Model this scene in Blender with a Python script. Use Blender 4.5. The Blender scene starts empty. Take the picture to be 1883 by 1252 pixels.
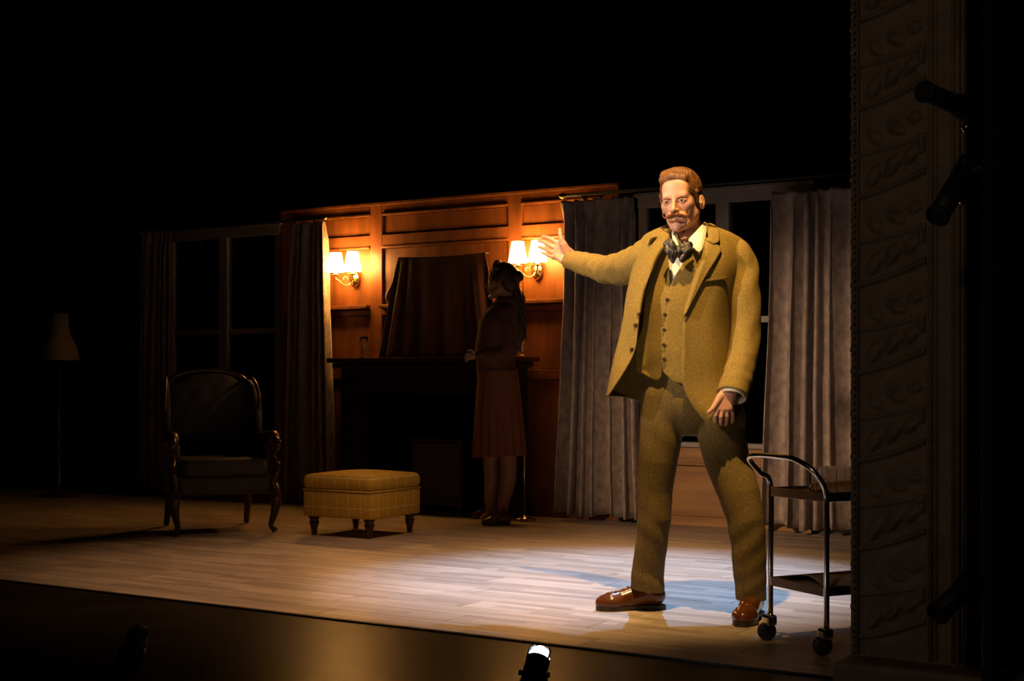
import bpy, bmesh, math, random
import numpy as np
from mathutils import Vector, Matrix, noise
from mathutils.bvhtree import BVHTree
random.seed(4); rng = np.random.default_rng(4)
SC = bpy.context.scene; COL = SC.collection
PI = math.pi; R = math.radians
# ------------------------------------------------------------------ camera, world, lights
F = 2615.0; CX = 941.5; HY = 695.0; CAMZ = 0.94
cam = bpy.data.objects.new('camera', bpy.data.cameras.new('camera')); COL.objects.link(cam)
cam.location = (0, 0, CAMZ); cam.rotation_euler = (PI/2, 0, 0)
cam.data.sensor_width = 36; cam.data.lens = 36*F/1883; cam.data.shift_y = (HY-626)/1883
cam.data.clip_start = 0.05
SC.camera = cam
SC.view_settings.view_transform = 'Standard'; SC.view_settings.look = 'None'
SC.view_settings.exposure = 0.0; SC.view_settings.gamma = 1.0; SC.view_settings.use_curve_mapping = False
w = bpy.data.worlds.new('world'); SC.world = w; w.use_nodes = True
w.node_tree.nodes['Background'].inputs[0].default_value = (0.02, 0.016, 0.012, 1)
w.node_tree.nodes['Background'].inputs[1].default_value = 0.045

def spot(name, loc, tgt, energy, color, angle, blend=0.5, size=0.05):
    l = bpy.data.lights.new(name, 'SPOT'); l.energy = energy; l.color = color
    l.spot_size = R(angle); l.spot_blend = blend; l.shadow_soft_size = size
    o = bpy.data.objects.new(name, l); COL.objects.link(o); o.location = loc
    o.rotation_euler = (Vector(tgt)-Vector(loc)).to_track_quat('-Z', 'Y').to_euler()
    return o
spot('amber_key_light', (0.30, 3.85, 5.2), (0.52, 6.50, 0), 1750, (1.0, 0.61, 0.19), 31, 0.9, 0.035)
spot('cool_back_light', (1.12, 7.85, 5.2), (0.52, 6.62, 0), 2500, (0.24, 0.55, 1.0), 31, 0.85, 0.035)
spot('warm_centre_light', (-0.2, 6.0, 5.4), (-0.50, 6.75, 0), 700, (1.0, 0.56, 0.27), 47, 1.0, 0.08)
spot('amber_side_light', (-4.0, 3.1, 3.3), (0.62, 5.6, 1.45), 1450, (1.0, 0.79, 0.60), 16, 1.0, 0.06)
spot('curtain_side_light', (-2.3, 3.0, 2.5), (1.45, 8.8, 0.55), 980, (1.0, 0.66, 0.40), 24, 1.0, 0.08)
spot('column_fill_light', (-2.2, -2.5, 3.4), (1.35, 4.3, 1.2), 110, (1.0, 0.70, 0.48), 30, 1.0, 0.3)  # added fill on the carved column, stands in for warm front-of-house reflection

# ------------------------------------------------------------------ helpers
def P(px, py, Y):
    return Vector(((px-CX)/F*Y, Y, CAMZ-(py-HY)/F*Y))
def G(px, py):
    return P(px, py, CAMZ*F/(py-HY))
TH = math.atan2(2615, 4141); cT, sT = math.cos(TH), math.sin(TH); P0 = Vector((0.36, 9.58, 0))
def wa(px, d=0.0):            # position along the back wall of a pixel column, d metres in front
    k = (px-CX)/F; x0 = P0.x-sT*d; y0 = P0.y-cT*d
    return (y0*k-x0)/(cT+k*sT)
def wh(px, py, d=0.0):        # height on that plane
    a = wa(px, d); Y = P0.y-cT*d-a*sT
    return CAMZ-(py-HY)/F*Y
WM = Matrix.Translation(P0) @ Matrix.Rotation(-TH, 4, 'Z')   # wall frame: x along, -y to the audience

def props(o, label=None, cat=None, group=None, kind=None):
    if label: o['label'] = label
    if cat: o['category'] = cat
    if group: o['group'] = group
    if kind: o['kind'] = kind
    return o
def thing(name, label, cat, mtx=None, group=None):
    o = bpy.data.objects.new(name, None); COL.objects.link(o); o.empty_display_size = 0.1
    if mtx is not None: o.matrix_world = mtx
    return props(o, label, cat, group)
def link(name, me, m, parent=None, smooth=False, mtx=None):
    o = bpy.data.objects.new(name, me); COL.objects.link(o)
    if m and not me.materials: me.materials.append(m)
    if smooth: me.polygons.foreach_set('use_smooth', [True]*len(me.polygons)); me.update()
    if mtx is not None: o.matrix_world = mtx
    if parent: o.parent = parent
    return o
def from_bm(name, bm, m, parent=None, smooth=False, mtx=None, fix=True):
    if fix: bmesh.ops.recalc_face_normals(bm, faces=bm.faces)
    me = bpy.data.meshes.new(name); bm.to_mesh(me); bm.free()
    return link(name, me, m, parent, smooth, mtx)
def world_child(o, parent):   # parent but keep the mesh's world coordinates
    o.parent = parent; o.matrix_parent_inverse = parent.matrix_basis.inverted()
    return o
def box(bm, x0, x1, y0, y1, z0, z1, bev=0.0, M=None):
    r = bmesh.ops.create_cube(bm, size=1); vs = r['verts']
    for v in vs: v.co = Vector(((x0+x1)/2+v.co.x*(x1-x0), (y0+y1)/2+v.co.y*(y1-y0), (z0+z1)/2+v.co.z*(z1-z0)))
    if bev > 0:
        es = list({e for v in vs for e in v.link_edges})
        q = bmesh.ops.bevel(bm, geom=es, offset=bev, segments=2, profile=0.6, affect='EDGES')
        vs = list({v for v in vs if v.is_valid} | set(q['verts']))
    if M is not None:
        for v in vs: v.co = M @ v.co
def bx(name, m, x0, x1, y0, y1, z0, z1, bev=0.0, parent=None, mtx=None):
    bm = bmesh.new(); box(bm, x0, x1, y0, y1, z0, z1, bev); return from_bm(name, bm, m, parent, False, mtx)
def catmull(pts, n):
    pts = [np.array(p, float) for p in pts]; N = len(pts)
    if N == 2: return [pts[0]*(1-t)+pts[1]*t for t in np.linspace(0, 1, n)]
    ext = [2*pts[0]-pts[1]]+pts+[2*pts[-1]-pts[-2]]
    out = []
    for i in range(n):
        s = i/(n-1)*(N-1); k = min(int(s), N-2); t = s-k
        a, b, c, d = ext[k:k+4]
        out.append(0.5*((2*b)+(c-a)*t+(2*a-5*b+4*c-d)*t*t+(3*b-a-3*c+d)*t**3))
    return out
def tube(bm, pts, r, seg=10, n=None, cap=True, flat=None):
    """pts: (x,y,z) list, r: number or list of radii; flat=(axis vector, factor) squashes"""
    rr = r if hasattr(r, '__len__') else [r]*len(pts)
    q = [list(p)+[a] for p, a in zip(pts, rr)]
    if n: q = catmull(q, n)
    P_ = [Vector(a[:3]) for a in q]; R_ = [max(float(a[3]), 1e-4) for a in q]
    rings = []; up = None
    for i, p in enumerate(P_):
        t = (P_[min(i+1, len(P_)-1)]-P_[max(i-1, 0)]).normalized()
        if up is None: up = Vector((0, 0, 1)) if abs(t.z) < 0.9 else Vector((0, 1, 0))
        s = t.cross(up).normalized(); up = s.cross(t).normalized()
        ring = []
        for k in range(seg):
            a = 2*PI*k/seg; v = (s*math.cos(a)+up*math.sin(a))*R_[i]
            if flat: v = v-Vector(flat[0])*(v.dot(Vector(flat[0]))*(1-flat[1]))
            ring.append(bm.verts.new(p+v))
        rings.append(ring)
    for a, b in zip(rings, rings[1:]):
        for k in range(seg): bm.faces.new((a[k], a[(k+1) % seg], b[(k+1) % seg], b[k]))
    if cap: bm.faces.new(rings[0][::-1]); bm.faces.new(rings[-1])
def lathe(bm, prof, seg=24, M=None):
    rings = []
    for r, z in prof:
        rings.append([bm.verts.new((r*math.cos(2*PI*k/seg), r*math.sin(2*PI*k/seg), z)) for k in range(seg)])
    for a, b in zip(rings, rings[1:]):
        for k in range(seg): bm.faces.new((a[k], a[(k+1) % seg], b[(k+1) % seg], b[k]))
    if prof[0][0] > 1e-5: bm.faces.new(rings[0][::-1])
    if prof[-1][0] > 1e-5: bm.faces.new(rings[-1])
    if M is not None:
        for ring in rings:
            for v in ring: v.co = M @ v.co
def align(p, d):              # matrix putting local z on direction d at point p
    return Matrix.Translation(p) @ Vector(d).to_track_quat('Z', 'Y').to_matrix().to_4x4()

# ------------------------------------------------------------------ materials
def mat(name, col, rough=0.6, metal=0.0, var=0.25, scale=(20, 20, 20), bump=0.0, bscale=None, emit=None, es=0, rand=0.0, spec=0.5, sheen=0.0, extra=None):
    m = bpy.data.materials.new(name); m.use_nodes = True; nt = m.node_tree; N = nt.nodes; L = nt.links
    b = N['Principled BSDF']; b.inputs['Roughness'].default_value = rough; b.inputs['Metallic'].default_value = metal
    b.inputs['Specular IOR Level'].default_value = spec
    if sheen: b.inputs['Sheen Weight'].default_value = sheen; b.inputs['Sheen Roughness'].default_value = 0.4
    tc = N.new('ShaderNodeTexCoord'); mp = N.new('ShaderNodeMapping'); mp.inputs['Scale'].default_value = scale
    L.new(tc.outputs['Object'], mp.inputs[0])
    nz = N.new('ShaderNodeTexNoise'); nz.inputs['Scale'].default_value = 1.0; nz.inputs['Detail'].default_value = 5
    L.new(mp.outputs[0], nz.inputs['Vector'])
    rp = N.new('ShaderNodeValToRGB')
    rp.color_ramp.elements[0].position = 0.3; rp.color_ramp.elements[1].position = 0.7
    rp.color_ramp.elements[0].color = tuple(max(0, c*(1-var)) for c in col)+(1,)
    rp.color_ramp.elements[1].color = tuple(min(1, c*(1+var)) for c in col)+(1,)
    L.new(nz.outputs['Fac'], rp.inputs[0]); out = rp.outputs[0]
    if rand:
        oi = N.new('ShaderNodeObjectInfo'); mr = N.new('ShaderNodeMapRange')
        mr.inputs['To Min'].default_value = 1-rand; mr.inputs['To Max'].default_value = 1+rand
        L.new(oi.outputs['Random'], mr.inputs[0])
        hs = N.new('ShaderNodeHueSaturation'); L.new(mr.outputs[0], hs.inputs['Value']); L.new(out, hs.inputs['Color']); out = hs.outputs[0]
        ad = N.new('ShaderNodeVectorMath'); ad.operation = 'ADD'; L.new(tc.outputs['Object'], ad.inputs[0])
        cm = N.new('ShaderNodeCombineXYZ'); ml = N.new('ShaderNodeMath'); ml.operation = 'MULTIPLY'; ml.inputs[1].default_value = 40
        L.new(oi.outputs['Random'], ml.inputs[0]); L.new(ml.outputs[0], cm.inputs[0]); L.new(ml.outputs[0], cm.inputs[1]); L.new(cm.outputs[0], ad.inputs[1]); L.new(ad.outputs[0], mp.inputs[0])
    if extra: out = extra(nt, tc, out)
    L.new(out, b.inputs['Base Color'])
    if bump:
        bn = N.new('ShaderNodeTexNoise'); bn.inputs['Scale'].default_value = bscale or 60; bn.inputs['Detail'].default_value = 4
        L.new(tc.outputs['Object'], bn.inputs['Vector'])
        bp = N.new('ShaderNodeBump'); bp.inputs['Strength'].default_value = bump; bp.inputs['Distance'].default_value = 0.01
        L.new(bn.outputs['Fac'], bp.inputs['Height']); L.new(bp.outputs[0], b.inputs['Normal'])
    if emit:
        b.inputs['Emission Color'].default_value = emit+(1,); b.inputs['Emission Strength'].default_value = es
    return m
def mixmul(nt, a, fac_out, col, op='MIX'):
    mx = nt.nodes.new('ShaderNodeMixRGB'); mx.blend_type = op
    nt.links.new(fac_out, mx.inputs[0]); nt.links.new(a, mx.inputs[1]); mx.inputs[2].default_value = col+(1,)
    return mx.outputs[0]
def math_(nt, op, a, b=None):
    n = nt.nodes.new('ShaderNodeMath'); n.operation = op
    for i, v in enumerate((a, b)):
        if v is None: continue
        if isinstance(v, (int, float)): n.inputs[i].default_value = v
        else: nt.links.new(v, n.inputs[i])
    return n.outputs[0]
def plaid(sp, wd, col, offs=0.02):
    def f(nt, tc, a):
        sx = nt.nodes.new('ShaderNodeSeparateXYZ'); nt.links.new(tc.outputs['Object'], sx.inputs[0])
        tot = None
        for k in range(3):
            v = math_(nt, 'FRACT', math_(nt, 'MULTIPLY', math_(nt, 'ADD', sx.outputs[k], 5+offs), 1/sp))
            l = math_(nt, 'LESS_THAN', v, wd/sp)
            tot = l if tot is None else math_(nt, 'MAXIMUM', tot, l)
        return mixmul(nt, a, math_(nt, 'MULTIPLY', tot, 0.6), col)
    return f
def tweed(nt, tc, a):         # fine vertical herringbone lines and flecks
    sx = nt.nodes.new('ShaderNodeSeparateXYZ'); nt.links.new(tc.outputs['Object'], sx.inputs[0])
    zig = math_(nt, 'PINGPONG', math_(nt, 'MULTIPLY', sx.outputs[0], 1.0), 0.006)
    st = math_(nt, 'SINE', math_(nt, 'MULTIPLY', math_(nt, 'ADD', sx.outputs[2], zig), 1100))
    o = mixmul(nt, a, math_(nt, 'MULTIPLY', math_(nt, 'ADD', st, 1), 0.12), (0.05, 0.032, 0.006))
    v = nt.nodes.new('ShaderNodeTexNoise'); v.inputs['Scale'].default_value = 420; nt.links.new(tc.outputs['Object'], v.inputs['Vector'])
    return mixmul(nt, o, math_(nt, 'MULTIPLY', math_(nt, 'GREATER_THAN', v.outputs['Fac'], 0.62), 0.5), (0.62, 0.45, 0.2))
M = {}
def strips(nt, tc, a):
    oi = nt.nodes.new('ShaderNodeObjectInfo'); ad = nt.nodes.new('ShaderNodeVectorMath'); ad.operation = 'ADD'
    cm = nt.nodes.new('ShaderNodeCombineXYZ'); nt.links.new(math_(nt, 'MULTIPLY', oi.outputs['Random'], 37.0), cm.inputs[0]); cm.inputs[1].default_value = 0.0
    nt.links.new(tc.outputs['Object'], ad.inputs[0]); nt.links.new(cm.outputs[0], ad.inputs[1])
    b = nt.nodes.new('ShaderNodeTexBrick'); nt.links.new(ad.outputs[0], b.inputs['Vector']); b.inputs['Scale'].default_value = 1.0
    b.inputs['Brick Width'].default_value = 0.36; b.inputs['Row Height'].default_value = 0.055; b.inputs['Mortar Size'].default_value = 0.0006
    b.inputs['Color1'].default_value = (0.72, 0.70, 0.68, 1); b.inputs['Color2'].default_value = (1.12, 1.10, 1.08, 1); b.inputs['Mortar'].default_value = (0.7, 0.68, 0.66, 1); b.offset = 0.43
    mx = nt.nodes.new('ShaderNodeMixRGB'); mx.blend_type = 'MULTIPLY'; mx.inputs[0].default_value = 1; nt.links.new(a, mx.inputs[1]); nt.links.new(b.outputs['Color'], mx.inputs[2])
    return mx.outputs[0]
M['plank'] = mat('oak_plank_vinyl', (0.42, 0.335, 0.285), 0.42, var=0.15, scale=(2.2, 26, 10), bump=0.05, bscale=40, rand=0.06, extra=strips)
M['subfloor'] = mat('subfloor', (0.05, 0.035, 0.025), 0.8)
M['apron'] = mat('black_painted_apron', (0.016, 0.012, 0.010), 0.33, var=0.3, scale=(3, 3, 3), bump=0.06, bscale=25, spec=0.08)
M['mahogany'] = mat('mahogany', (0.185, 0.062, 0.017), 0.38, var=0.35, scale=(14, 14, 1.6), bump=0.05, bscale=50, rand=0.08)
M['darkwood'] = mat('dark_wood', (0.022, 0.012, 0.008), 0.35, var=0.3, scale=(12, 12, 2))
M['oakpanel'] = mat('oak_panel', (0.30, 0.15, 0.055), 0.45, var=0.3, scale=(1.5, 10, 22))
M['window_paint'] = mat('window_paint', (0.26, 0.225, 0.20), 0.5, var=0.08)
M['black'] = mat('black_cloth', (0.004, 0.004, 0.004), 0.95, var=0.2, spec=0.1)
M['blackmetal'] = mat('black_metal', (0.006, 0.006, 0.006), 0.6, var=0.2)
M['curtain'] = mat('brocade_curtain', (0.32, 0.245, 0.20), 0.62, var=0.34, scale=(22, 22, 16), bump=0.35, bscale=110, sheen=0.35)
M['cloth'] = mat('burgundy_cloth', (0.075, 0.022, 0.018), 0.7, var=0.25, bump=0.2, sheen=0.2)
M['brass'] = mat('aged_brass', (0.75, 0.52, 0.22), 0.25, 1.0, var=0.1)
M['chrome'] = mat('chrome', (0.75, 0.72, 0.68), 0.14, 1.0, var=0.05)
M['shade'] = mat('lit_shade', (0.9, 0.8, 0.6), 0.8, emit=(1.0, 0.47, 0.12), es=56)
M['mustard'] = mat('mustard_plaid', (0.60, 0.36, 0.035), 0.85, var=0.2, scale=(90, 90, 90), bump=0.3, bscale=300, extra=plaid(0.088, 0.006, (0.85, 0.66, 0.32)))
M['green'] = mat('dark_upholstery', (0.05, 0.042, 0.032), 0.7, var=0.2, sheen=0.2)
M['leather'] = mat('tan_leather_trim', (0.10, 0.045, 0.02), 0.35)
M['polished'] = mat('polished_dark_wood', (0.05, 0.022, 0.012), 0.22, var=0.3)
M['plaster'] = mat('aged_plaster', (0.17, 0.125, 0.085), 0.6, var=0.25, scale=(14, 14, 14), bump=0.25, bscale=90)
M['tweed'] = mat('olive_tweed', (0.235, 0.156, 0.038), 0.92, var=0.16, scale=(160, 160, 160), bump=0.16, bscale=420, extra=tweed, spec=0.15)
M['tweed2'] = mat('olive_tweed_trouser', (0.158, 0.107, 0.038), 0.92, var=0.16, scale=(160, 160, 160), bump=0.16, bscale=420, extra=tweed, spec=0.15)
M['lining'] = mat('jacket_lining', (0.05, 0.033, 0.015), 0.5)
M['skin'] = mat('skin', (0.57, 0.285, 0.195), 0.48, var=0.10, scale=(45, 45, 45), bump=0.06, bscale=260)
M['skin_w'] = mat('skin_stockings', (0.27, 0.13, 0.065), 0.5, var=0.1)
M['hair'] = mat('ginger_hair', (0.16, 0.062, 0.018), 0.45, var=0.55, scale=(230, 60, 60), bump=0.3, bscale=330)
M['moust'] = mat('ginger_moustache', (0.27, 0.075, 0.018), 0.6, var=0.5, scale=(300, 300, 300), bump=0.7, bscale=500)
M['brow'] = mat('sandy_eyebrow', (0.34, 0.15, 0.06), 0.7, var=0.3)
M['hairdark'] = mat('dark_brown_hair', (0.035, 0.016, 0.009), 0.4, var=0.5, scale=(200, 200, 30), bump=0.4, bscale=150)
M['eyew'] = mat('eye_white', (0.55, 0.48, 0.42), 0.2, var=0.02)
M['iris'] = mat('iris', (0.05, 0.05, 0.035), 0.15, var=0.1)
M['lip'] = mat('lip', (0.52, 0.23, 0.15), 0.45, var=0.1)
M['shirt'] = mat('white_shirt', (0.72, 0.66, 0.60), 0.75, var=0.04, bump=0.1, bscale=200)
def tiepat(nt, tc, a):
    v = nt.nodes.new('ShaderNodeTexNoise'); v.inputs['Scale'].default_value = 130; v.inputs['Detail'].default_value = 3; nt.links.new(tc.outputs['Object'], v.inputs['Vector'])
    o = mixmul(nt, a, math_(nt, 'GREATER_THAN', v.outputs['Fac'], 0.60), (0.20, 0.15, 0.10))
    v2 = nt.nodes.new('ShaderNodeTexVoronoi'); v2.inputs['Scale'].default_value = 45; nt.links.new(tc.outputs['Object'], v2.inputs['Vector'])
    return mixmul(nt, o, math_(nt, 'LESS_THAN', v2.outputs['Distance'], 0.11), (0.60, 0.14, 0.02))
M['tie'] = mat('dark_floral_tie', (0.022, 0.02, 0.02), 0.5, var=0.3, extra=tiepat)
M['button'] = mat('horn_button', (0.05, 0.03, 0.015), 0.2)
M['shoe'] = mat('brown_leather_shoe', (0.09, 0.026, 0.008), 0.2, var=0.4, scale=(18, 18, 18), bump=0.05, bscale=90)
M['sole'] = mat('shoe_sole', (0.02, 0.012, 0.008), 0.5)
M['gold'] = mat('gold', (0.9, 0.62, 0.25), 0.15, 1.0, var=0.02)
M['cardigan'] = mat('russet_cardigan', (0.10, 0.036, 0.022), 0.9, var=0.3, scale=(60, 60, 60), bump=0.3, bscale=200)
M['skirt'] = mat('russet_tartan_skirt', (0.19, 0.06, 0.016), 0.85, var=0.2, scale=(60, 60, 60), bump=0.2, )
M['greyshade'] = mat('pale_lampshade', (0.22, 0.18, 0.14), 0.8, var=0.08)
M['paper'] = mat('paper', (0.62, 0.54, 0.46), 0.8, var=0.08)
M['rubber'] = mat('dark_caster', (0.035, 0.03, 0.026), 0.3)
M['woodtray'] = mat('wood_tray', (0.26, 0.14, 0.065), 0.3, var=0.3, scale=(6, 30, 6))
M['lamp_on'] = mat('lit_lamp_glass', (1, 1, 1), 0.3, emit=(0.95, 0.97, 1.0), es=14)
def glassmat(name, tint, rough):
    m = bpy.data.materials.new(name); m.use_nodes = True; b = m.node_tree.nodes['Principled BSDF']
    b.inputs['Base Color'].default_value = tint+(1,); b.inputs['Roughness'].default_value = rough
    b.inputs['Transmission Weight'].default_value = 1.0; b.inputs['IOR'].default_value = 1.45
    return m
M['pane'] = glassmat('window_glass', (0.8, 0.85, 0.9), 0.02)
M['crystal'] = glassmat('cut_crystal', (0.95, 0.92, 0.88), 0.12)

# ------------------------------------------------------------------ the setting
# stage floor with separate vinyl planks laid along the back wall
FX0, FX1, FY0, FY1 = -6.2, 4.6, -3.95, 0.35
fl = bx('floor', M['subfloor'], FX0, FX1, FY0, FY1, -0.12, -0.004, mtx=WM); props(fl, kind='structure')
PW, PL = 0.165, 1.22
bm = bmesh.new(); box(bm, 0, PL-0.0015, 0, PW-0.0015, -0.005, 0.0, 0.0)
for v in bm.verts:
    if v.co.z > -0.001:
        v.co.x += 0.001 if v.co.x < PL/2 else -0.001; v.co.y += 0.001 if v.co.y < PW/2 else -0.001
bmesh.ops.recalc_face_normals(bm, faces=bm.faces)
pme = bpy.data.meshes.new('plank'); bm.to_mesh(pme); bm.free(); pme.materials.append(M['plank'])
nrow = int((FY1-FY0)/PW)
for r in range(nrow):
    off = (r*0.437) % 1*PL
    n = int((FX1-FX0-off)/PL)
    for c in range(-1 if off > 0.3 else 0, n):
        o = bpy.data.objects.new('plank', pme); COL.objects.link(o); o.parent = fl
        o.location = (FX0+off+c*PL, FY0+r*PW+0.002, 0.0)
ap = bx('floor_apron', M['apron'], -7.0, 5.0, -9.0, FY0-0.004, -0.14, -0.007, mtx=WM); props(ap, kind='structure')
bx('trim_1', M['darkwood'], FX0, FX1, FY0-0.016, FY0-0.002, -0.06, 0.0, 0.002, mtx=WM)['kind'] = 'structure'

# back wall of mahogany panelling between the two windows
wl = bx('wall_back', M['darkwood'], wa(525), 0.43, 0.0, 0.06, 0.0, 2.2, mtx=WM); props(wl, kind='structure')
def wp(name, m, x0, x1, y0, y1, z0, z1, bev=0.004, parent=wl): return bx(name, m, x0, x1, y0, y1, z0, z1, bev, parent=parent)
ST = [(-2.50, -2.34), (-1.64, -1.53), (-0.44, -0.33), (0.29, 0.42)]
for a, b in ST: wp('stile', M['mahogany'], a, b, -0.028, 0, 0, 2.2)
RL = [(0.0, 0.17), (0.93, 1.0), (1.40, 1.44), (1.90, 1.985), (2.14, 2.2)]
for i in range(3):
    a, b = ST[i][1], ST[i+1][0]
    for z0, z1 in RL:
        wp('rail', M['mahogany'], a, b, -0.026, 0, z0, z1)
    wp('chair_rail_moulding', M['mahogany'], a, b, -0.075, 0, 1.445, 1.475, 0.008)
    wp('panel_moulding', M['mahogany'], a, b, -0.038, 0, 1.885, 1.902, 0.005)
    wp('panel_moulding', M['mahogany'], a, b, -0.040, 0, 2.125, 2.142, 0.005)
    for z0, z1 in ((0.17, 0.93), (1.0, 1.40), (1.475, 1.885), (1.985, 2.125)):
        wp('panel', M['mahogany'], a+0.001, b-0.001, -0.008, 0.0, z0+0.001, z1-0.001, 0.006)
bx('trim_2', M['mahogany'], ST[0][0], 0.42, -0.04, 0.07, 2.2, 2.225, 0.006, mtx=WM)['kind'] = 'structure'

# two window flats
def window(n, x0, x1, xw0, xw1, H=2.14):
    root = bpy.data.objects.new('window_%d' % n, None); COL.objects.link(root); root.matrix_world = WM; props(root, kind='structure')
    W = M['window_paint']
    def q(name, m, *a, bev=0.004): return bx(name, m, *a, bev, parent=root)
    q('header', W, x0, x1, -0.03, 0.05, 2.045, 2.115); q('header_moulding', W, x0-0.02, x1+0.02, -0.05, 0.05, 2.115, H)
    q('jamb', W, x0, x0+0.06, -0.02, 0.05, 0.53, 2.045); q('jamb', W, x1-0.06, x1, -0.02, 0.05, 0.53, 2.045)
    xm = (x0+x1)/2
    q('mullion', W, xm-0.045, xm+0.045, -0.02, 0.05, 0.53, 2.045)
    for a, b in ((x0+0.06, xm-0.045), (xm+0.045, x1-0.06)):
        q('sash_rail', W, a, b, -0.005, 0.035, 1.285, 1.325)
        q('pane', M['pane'], a, b, 0.012, 0.016, 0.535, 1.285, bev=0); q('pane', M['pane'], a, b, 0.012, 0.016, 1.325, 2.045, bev=0)
    q('window_sill', W, x0-0.04, x1+0.04, -0.055, 0.05, 0.50, 0.532, bev=0.008)
    q('panel_rail', M['oakpanel'], x0, x1, -0.03, 0.03, 0.40, 0.50); q('panel_moulding', M['oakpanel'], x0, x1, -0.045, 0.0, 0.385, 0.402, bev=0.006)
    q('panel', M['oakpanel'], x0, x1, -0.012, 0.02, 0.06, 0.385); q('panel_rail', M['oakpanel'], x0, x1, -0.03, 0.02, 0.0, 0.06)
    return root
window(1, 0.56, 1.74, 0, 0)
window(2, -3.72, -2.51, 0, 0)
bx('wall_right', M['darkwood'], 1.745, 3.3, -0.01, 0.05, 0, 2.12, mtx=WM)['kind'] = 'structure'
bx('wall_left', M['darkwood'], -5.5, -3.73, -0.01, 0.05, 0, 2.14, mtx=WM)['kind'] = 'structure'
# black masking drape behind the set, folded
bm = bmesh.new()
NX = 260; vs = []
for i in range(NX+1):
    x = -8+i*14/NX; y = 1.6+0.06*math.sin(x*9)+0.03*math.sin(x*23)
    vs.append((bm.verts.new((x, y, 0)), bm.verts.new((x, y, 6.2))))
for a, b in zip(vs, vs[1:]): bm.faces.new((a[0], b[0], b[1], a[1]))
o = from_bm('wall_drape', bm, M['black'], smooth=True, mtx=WM); props(o, kind='structure')
bx('floor_backstage', M['black'], -8, 6, FY1+0.005, 2.0, -0.12, -0.005, mtx=WM)['kind'] = 'structure'

# ------------------------------------------------------------------ curtains and rods
def curtain(name, label, cols, npl, amp, seed, group):
    """cols: list of (height, xa, xb) in wall frame; pleated sheet"""
    nu, nv = npl*14, 46; bm = bmesh.new(); rows = []
    rr = random.Random(seed); ph = [rr.uniform(-0.5, 0.5) for _ in range(npl+2)]; wd = [rr.uniform(0.7, 1.35) for _ in range(npl+2)]
    C = [np.array(c) for c in cols]
    zs = [c[0] for c in C]
    for j in range(nv+1):
        t = j/nv; q = catmull(cols, nv+1)[j]; z, xa, xb = q
        g = min(1, max(0, (2.13-z)/0.16))          # pinched heading
        row = []
        for i in range(nu+1):
            s = i/nu; k = s*npl
            wob = 0.35*noise.noise(Vector((k*0.6+seed, z*0.7, 0)))
            th = 2*PI*(k+0.25*math.sin(k*1.7+seed)+wob*0.5*(1-g*0.3))
            A = amp*(0.35+0.65*g)*(0.6+0.5*abs(math.sin(k*1.3+seed)))*(0.85+0.3*(1-z/2.2))
            y = -A*math.sin(th)-0.25*A*math.sin(2*th+1)+0.012*noise.noise(Vector((k*2, z*3, seed)))
            x = xa+(xb-xa)*s+0.4*A*math.cos(th)*g
            zz = z+(0.004*math.sin(th) if j in (0,) else 0)+(0.01*math.sin(k*2) if j == nv else 0)
            row.append(bm.verts.new((x, -0.165+y, zz)))
        rows.append(row)
    for a, b in zip(rows, rows[1:]):
        for i in range(nu): bm.faces.new((a[i], a[i+1], b[i+1], b[i]))
    o = from_bm(name, bm, M['curtain'], smooth=True, mtx=WM)
    s = o.modifiers.new('s', 'SOLIDIFY'); s.thickness = 0.004
    return props(o, label, 'curtain', group)
D = 0.13
def ccols(l):   # (py, pxa, pxb)
    return [(wh((a+b)/2, y, D), wa(a, D), wa(b, D)) for y, a, b in l]
curtain('window_curtain', 'grey-brown brocade curtain just left of the standing man, behind his outstretched sleeve', ccols([(367, 1036, 1170), (420, 1042, 1166), (560, 1040, 1166), (760, 1030, 1172), (948, 1022, 1176)]), 6, 0.070, 3, None)
curtain('window_curtain', 'grey-brown brocade curtain right of the standing man, beside the carved column', ccols([(349, 1428, 1590), (420, 1430, 1586), (600, 1424, 1588), (800, 1416, 1592), (972, 1412, 1600)]), 6, 0.072, 8, None)
curtain('window_curtain', 'striped-looking curtain left of the left wall light, its right edge brightly lit', ccols([(409, 543, 603), (450, 540, 604), (560, 535, 606), (760, 532, 611), (930, 530, 615)]), 5, 0.055, 5, None)
curtain('window_curtain', 'barely lit far left curtain in the shadows behind the wing chair', ccols([(424, 268, 322), (560, 266, 320), (760, 262, 322), (905, 258, 326)]), 5, 0.036, 12, None)
def rod(x0, x1, z, lab):
    t = thing('curtain_rod', lab, 'curtain rod', WM.copy())
    bm = bmesh.new(); tube(bm, [(x0, -D, z), (x1, -D, z)], 0.012, 12); from_bm('pole', bm, M['blackmetal'], t, True)
    for x in (x0-0.02, x1+0.02):
        bm = bmesh.new(); lathe(bm, [(0.0, -0.03), (0.014, -0.025), (0.022, 0), (0.014, 0.022), (0.0, 0.03)], 16, align((x, -D, z), (1, 0, 0)))
        from_bm('finial', bm, M['brass'], t, True)
    for x in (x0+0.1, x1-0.1):
        bm = bmesh.new(); tube(bm, [(x, -0.04, z-0.02), (x, -D, z-0.005)], 0.007, 8); from_bm('bracket', bm, M['blackmetal'], t, True)
rod(wa(1040, D), 2.15, wh(1040, 360, D), 'dark curtain rod above the window behind the standing man')
rod(wa(262, D), wa(592, D), wh(592, 401, D), 'dark rod with brass ball end above the left window')

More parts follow.
